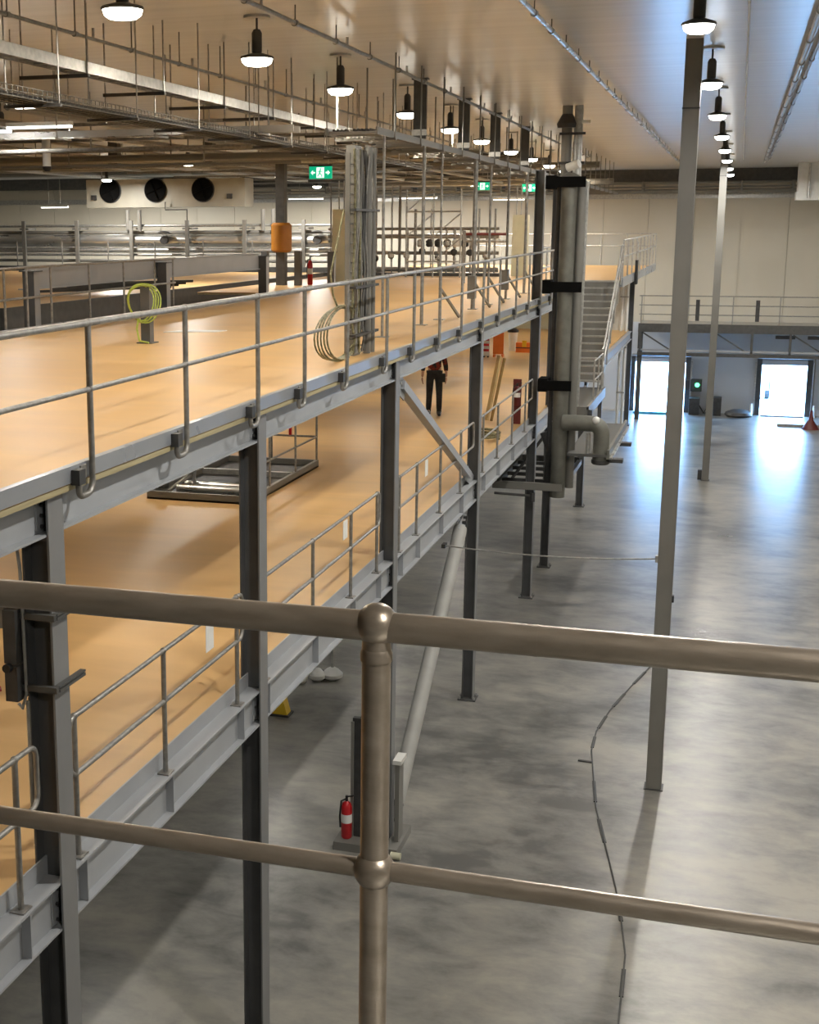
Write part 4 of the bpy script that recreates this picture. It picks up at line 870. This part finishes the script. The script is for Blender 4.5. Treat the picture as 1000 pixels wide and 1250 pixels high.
for x, z, r, mt in ((-9.5, 10.2, .05, 'rail'), (-11.2, 10.3, .06, 'hallcol'), (-13, 10.3, .08, 'rail'), (-15.5, 10.4, .06, 'hallcol'), (-18, 10.4, .1, 'rail'), (-21, 10.5, .08, 'hallcol'), (-25, 10.5, .1, 'rail')):
    MB().tube([(x, 20, z), (x, 58, z)], r, 8).build('pipe', mt, t)
for k in range(9): MB().box(-20, -8, 23.2 + 4.1 * k, 23.26 + 4.1 * k, 10.22, 10.28).build('strut', 'rail', t)

# ------------------------------------------------------------------ lamps
def high_bay(loc, label, power, color, lens, group, rim=.185):
    x, y, z = loc
    t = thing('high_bay_lamp', label, 'lamp', loc, group)
    MB().lathe([(.16, 0), (.16, .03)], (x, y, ZC - .03), 14).build('ceiling_plate', 'galv', t)
    MB().tube([(x, y, z + .34), (x, y, ZC - .03)], .014, 6).build('stem', 'dark', t)
    MB().lathe([(.05, .06), (.062, .08), (.062, .30), (.04, .34)], loc, 14).build('driver_housing', 'dark', t)
    MB().lathe([(rim, 0), (rim + .012, .012), (rim, .03), (.07, .065)], loc, 24).build('reflector_rim', 'dark', t)
    MB().lathe([(rim - .12, -.085), (rim - .06, -.075), (rim - .02, -.045), (rim - .005, .001)], loc, 24).build('lens', lens, t)
    lo = disk_light('lamp_light', (x, y, z - .095), .26, power, color, t)
    return t
LYR = [8.9, 15.15, 21.23, 27.3, 33.6, 39.6, 45.7, 52.0, 58.2]
for i, y in enumerate(LYR):
    nm = ['behind the frame edge', 'in front of the tall near column', 'just right of the tall near column', 'third below the near column top', 'fourth before the far column', 'above the far column top', 'beside far column top', 'last but one before dock wall', 'farthest one near the dock wall'][i]
    high_bay((-.53, y, 10.4), 'high-bay lamp of right row, ' + nm, LAMP_W['hall'], COOL, 'lensc', 'right row of high-bay lamps', .165)
LYL = [8.3, 12.28, 16.27, 20.18, 24.84, 29.06, 33.14, 38.08, 42.43, 47.16, 52.0, 57.5]
for i, y in enumerate(LYL):
    high_bay((-5.62 - .016 * (y - 12.28), y, 10.4), 'high-bay lamp of left row, ' + ('before the frame edge' if i == 0 else ord_(i - 1) + ' from top left'), LAMP_W['deck'], WARM, 'lens', 'left row of high-bay lamps', .195)
FL = [(-14.9, 36.7, 'round hanging lamp above the evaporator fans'), (-22.8, 48.0, 'round hanging lamp before middle evaporator fan'), (-13.25, 23.4, 'round hanging lamp at far left frame edge'), (-15.9, 48.0, 'round hanging lamp left of exit sign'), (-24, 30, 'round hanging lamp over the deck beyond the void'), (-28, 59.5, 'added lamp brightening the far wall, left end'), (-18, 59.5, 'added lamp brightening the far wall, behind evaporator'), (-11, 59.5, 'added lamp brightening the far wall, behind manifold'), (-12.5, 15, 'round hanging lamp outside left of view')]
for x, y, lab in FL: high_bay((x, y, 10.2), lab, (420 if x > -15 else 1300) if y > 55 else (LAMP_W['deck'] if y < 25 else LAMP_W['far']), COOL, 'lens', 'lamps over the far deck', .2)  # far-wall lamps are added and boosted to brighten the back wall
RR = [(5.6, 14, 'nearer high-bay lamp of unseen row right of view'), (5.6, 28, 'middle high-bay lamp of unseen row right of view'), (5.6, 43, 'farther high-bay lamp of unseen row right of view'), (5.6, 56, 'farthest high-bay lamp of unseen row right of view'), (2.0, 1, 'added unseen high-bay lamp above viewer')]
for x, y, lab in RR: high_bay((x, y, 10.4), lab, LAMP_W['hall'], COOL, 'lensc', 'lamps outside the view')  # unseen lamps added to light the hall and near railing

def batten(x, y, z, ln, axis, label, power=0, color=WARM, group='batten lamps'):
    t = thing('batten_lamp', label, 'lamp', (x, y, z), group)
    d = (ln / 2, .05) if axis == 'x' else (.05, ln / 2)
    MB().box(x - d[0], x + d[0], y - d[1], y + d[1], z + .03, z + .09).build('housing', 'white', t)
    MB().box(x - d[0] * .97, x + d[0] * .97, y - d[1] * .97, y + d[1] * .97, z, z + .03).build('diffuser', 'tube', t)
    if power:
        ld = bpy.data.lights.new('batten_light', 'AREA'); ld.shape = 'RECTANGLE'; ld.size = d[0] * 2; ld.size_y = d[1] * 2; ld.energy = power; ld.color = color
        lo = bpy.data.objects.new('batten_light', ld); COL.objects.link(lo); lo.parent = t; lo.location = (0, 0, -.01)
    return t
def batten_hangers(t, x, y, z):
    for dx in (-.3, .3): MB().tube([(x + dx, y, z + .09), (x + dx, y, ZC)], .008, 5).build('hanger_rod', 'rail', t)
for x, y, z, ln, lab in ((-10.25, 19.25, 9.9, 1.1, 'brightest batten lamp at left edge under cable basket'), (-8.75, 16.3, 9.92, .5, 'short batten lamp half hidden by basket at left'), (-30.5, 58.5, 9.35, 1.4, 'batten lamp on far left wall'),
                         (-18.2, 58.5, 9.62, 1.6, 'batten lamp above cream cabinet on far wall'), (-13.2, 58.5, 9.6, 1.7, 'batten lamp above scaffold lattice on far wall'), (-9.3, 58.5, 9.5, 1.3, 'batten lamp right of far exit signs')):
    t = batten(x, y, z, ln, 'x', lab, 230 if y > 50 else 40, COOL, 'batten lamps over the upper deck'); batten_hangers(t, x, y, z)
k = 0
UL = ['nearest the viewer', 'second', 'third', 'fourth', 'fifth', 'sixth', 'seventh', 'eighth']
for j, x in enumerate((-6.2, -9.0)):
    for i, y in enumerate((6, 13, 20, 27, 34, 41, 48, 55)):
        batten(x, y, 6.632, 1.5, 'y', 'batten lamp fixed under upper deck, %s %s' % ('outer row,' if j == 0 else 'inner row,', UL[i]), LAMP_W['under'], WARM, 'batten lamps under the upper deck')

for i, y in enumerate((8, 16, 24, 33, 43)):
    batten(-8.2, y, 3.765, 1.5, 'y', 'added unseen batten lamp under lower deck, ' + UL[i], LAMP_W['below'], COOL, 'added batten lamps under the lower deck')  # added out of sight to lift the dark floor underneath
# white diffuser and exit signs
t = thing('air_diffuser', 'white cylinder with black tip hanging at upper left', 'diffuser', (-13.7, 26, 9.45))
MB().tube([(-13.7, 26, 9.66), (-13.7, 26, 10.2)], .085, 16).build('cylinder', 'white', t); MB().lathe([(.05, 0), (.09, .05), (.09, .1)], (-13.7, 26, 9.56), 12).build('tip', 'black', t); MB().tube([(-13.7, 26, 10.2), (-13.7, 26, ZC)], .02, 6).build('stem', 'galv', t)
def exit_sign(x, y, z, wd, h, label):
    t = thing('exit_sign', label, 'exit sign', (x, y, z))
    b_ = MB().box(x - wd / 2, x + wd / 2, y, y + .06, z, z + h).build('sign_body', 'green', t)
    MB().box(x - wd / 2 - .015, x + wd / 2 + .015, y - .01, y + .07, z + h, z + h + .04).build('housing', 'dark', t)
    MB().box(x - wd * .17, x + wd * .17, y - .004, y, z + h * .08, z + h * .92).build('door_pictogram', 'exitwhite', t)
    u = h * .8; zz = z + h * .1
    m = MB(); m.ball((x + .01 * wd, y - .006, zz + u * .85), u * .09, 8, 6)
    m.bar((x, y - .008, zz + u * .74), (x - .03 * wd, y - .008, zz + u * .42), .006, u * .15, (1, 0, 0))
    m.bar((x - .03 * wd, y - .008, zz + u * .42), (x + .07 * wd, y - .008, zz + u * .26), .006, u * .1); m.bar((x + .07 * wd, y - .008, zz + u * .26), (x + .07 * wd, y - .008, zz + u * .02), .006, u * .09, (1, 0, 0))
    m.bar((x - .03 * wd, y - .008, zz + u * .42), (x - .12 * wd, y - .008, zz + u * .12), .006, u * .1); m.bar((x, y - .008, zz + u * .7), (x + .11 * wd, y - .008, zz + u * .52), .006, u * .07); m.bar((x, y - .008, zz + u * .7), (x - .11 * wd, y - .008, zz + u * .58), .006, u * .07)
    m.build('running_figure', 'green', t)
    for s in (-1, 1):
        cx = x + s * wd * .33
        MB().poly([(cx - s * wd * .09, y - .004, z + h * .44), (cx + s * .0, y - .004, z + h * .44), (cx, y - .004, z + h * .3), (cx + s * wd * .1, y - .004, z + h * .5), (cx, y - .004, z + h * .7), (cx, y - .004, z + h * .56), (cx - s * wd * .09, y - .004, z + h * .56)], (0, .003, 0)).build('arrow', 'exitwhite', t)
    for dx in (-.35, .35): MB().tube([(x + dx * wd, y + .03, z + h + .04), (x + dx * wd, y + .03, ZC)], .01, 6).build('hanger_rod', 'galv', t)
exit_sign(-9.0, 30, 9.47, .52, .27, 'nearest green exit sign left of the cable riser')
exit_sign(-8.02, 45, 9.57, .46, .25, 'middle green exit sign among hanging pipes')
exit_sign(-6.95, 48, 9.58, .48, .25, 'farthest green exit sign beside the fifth column')
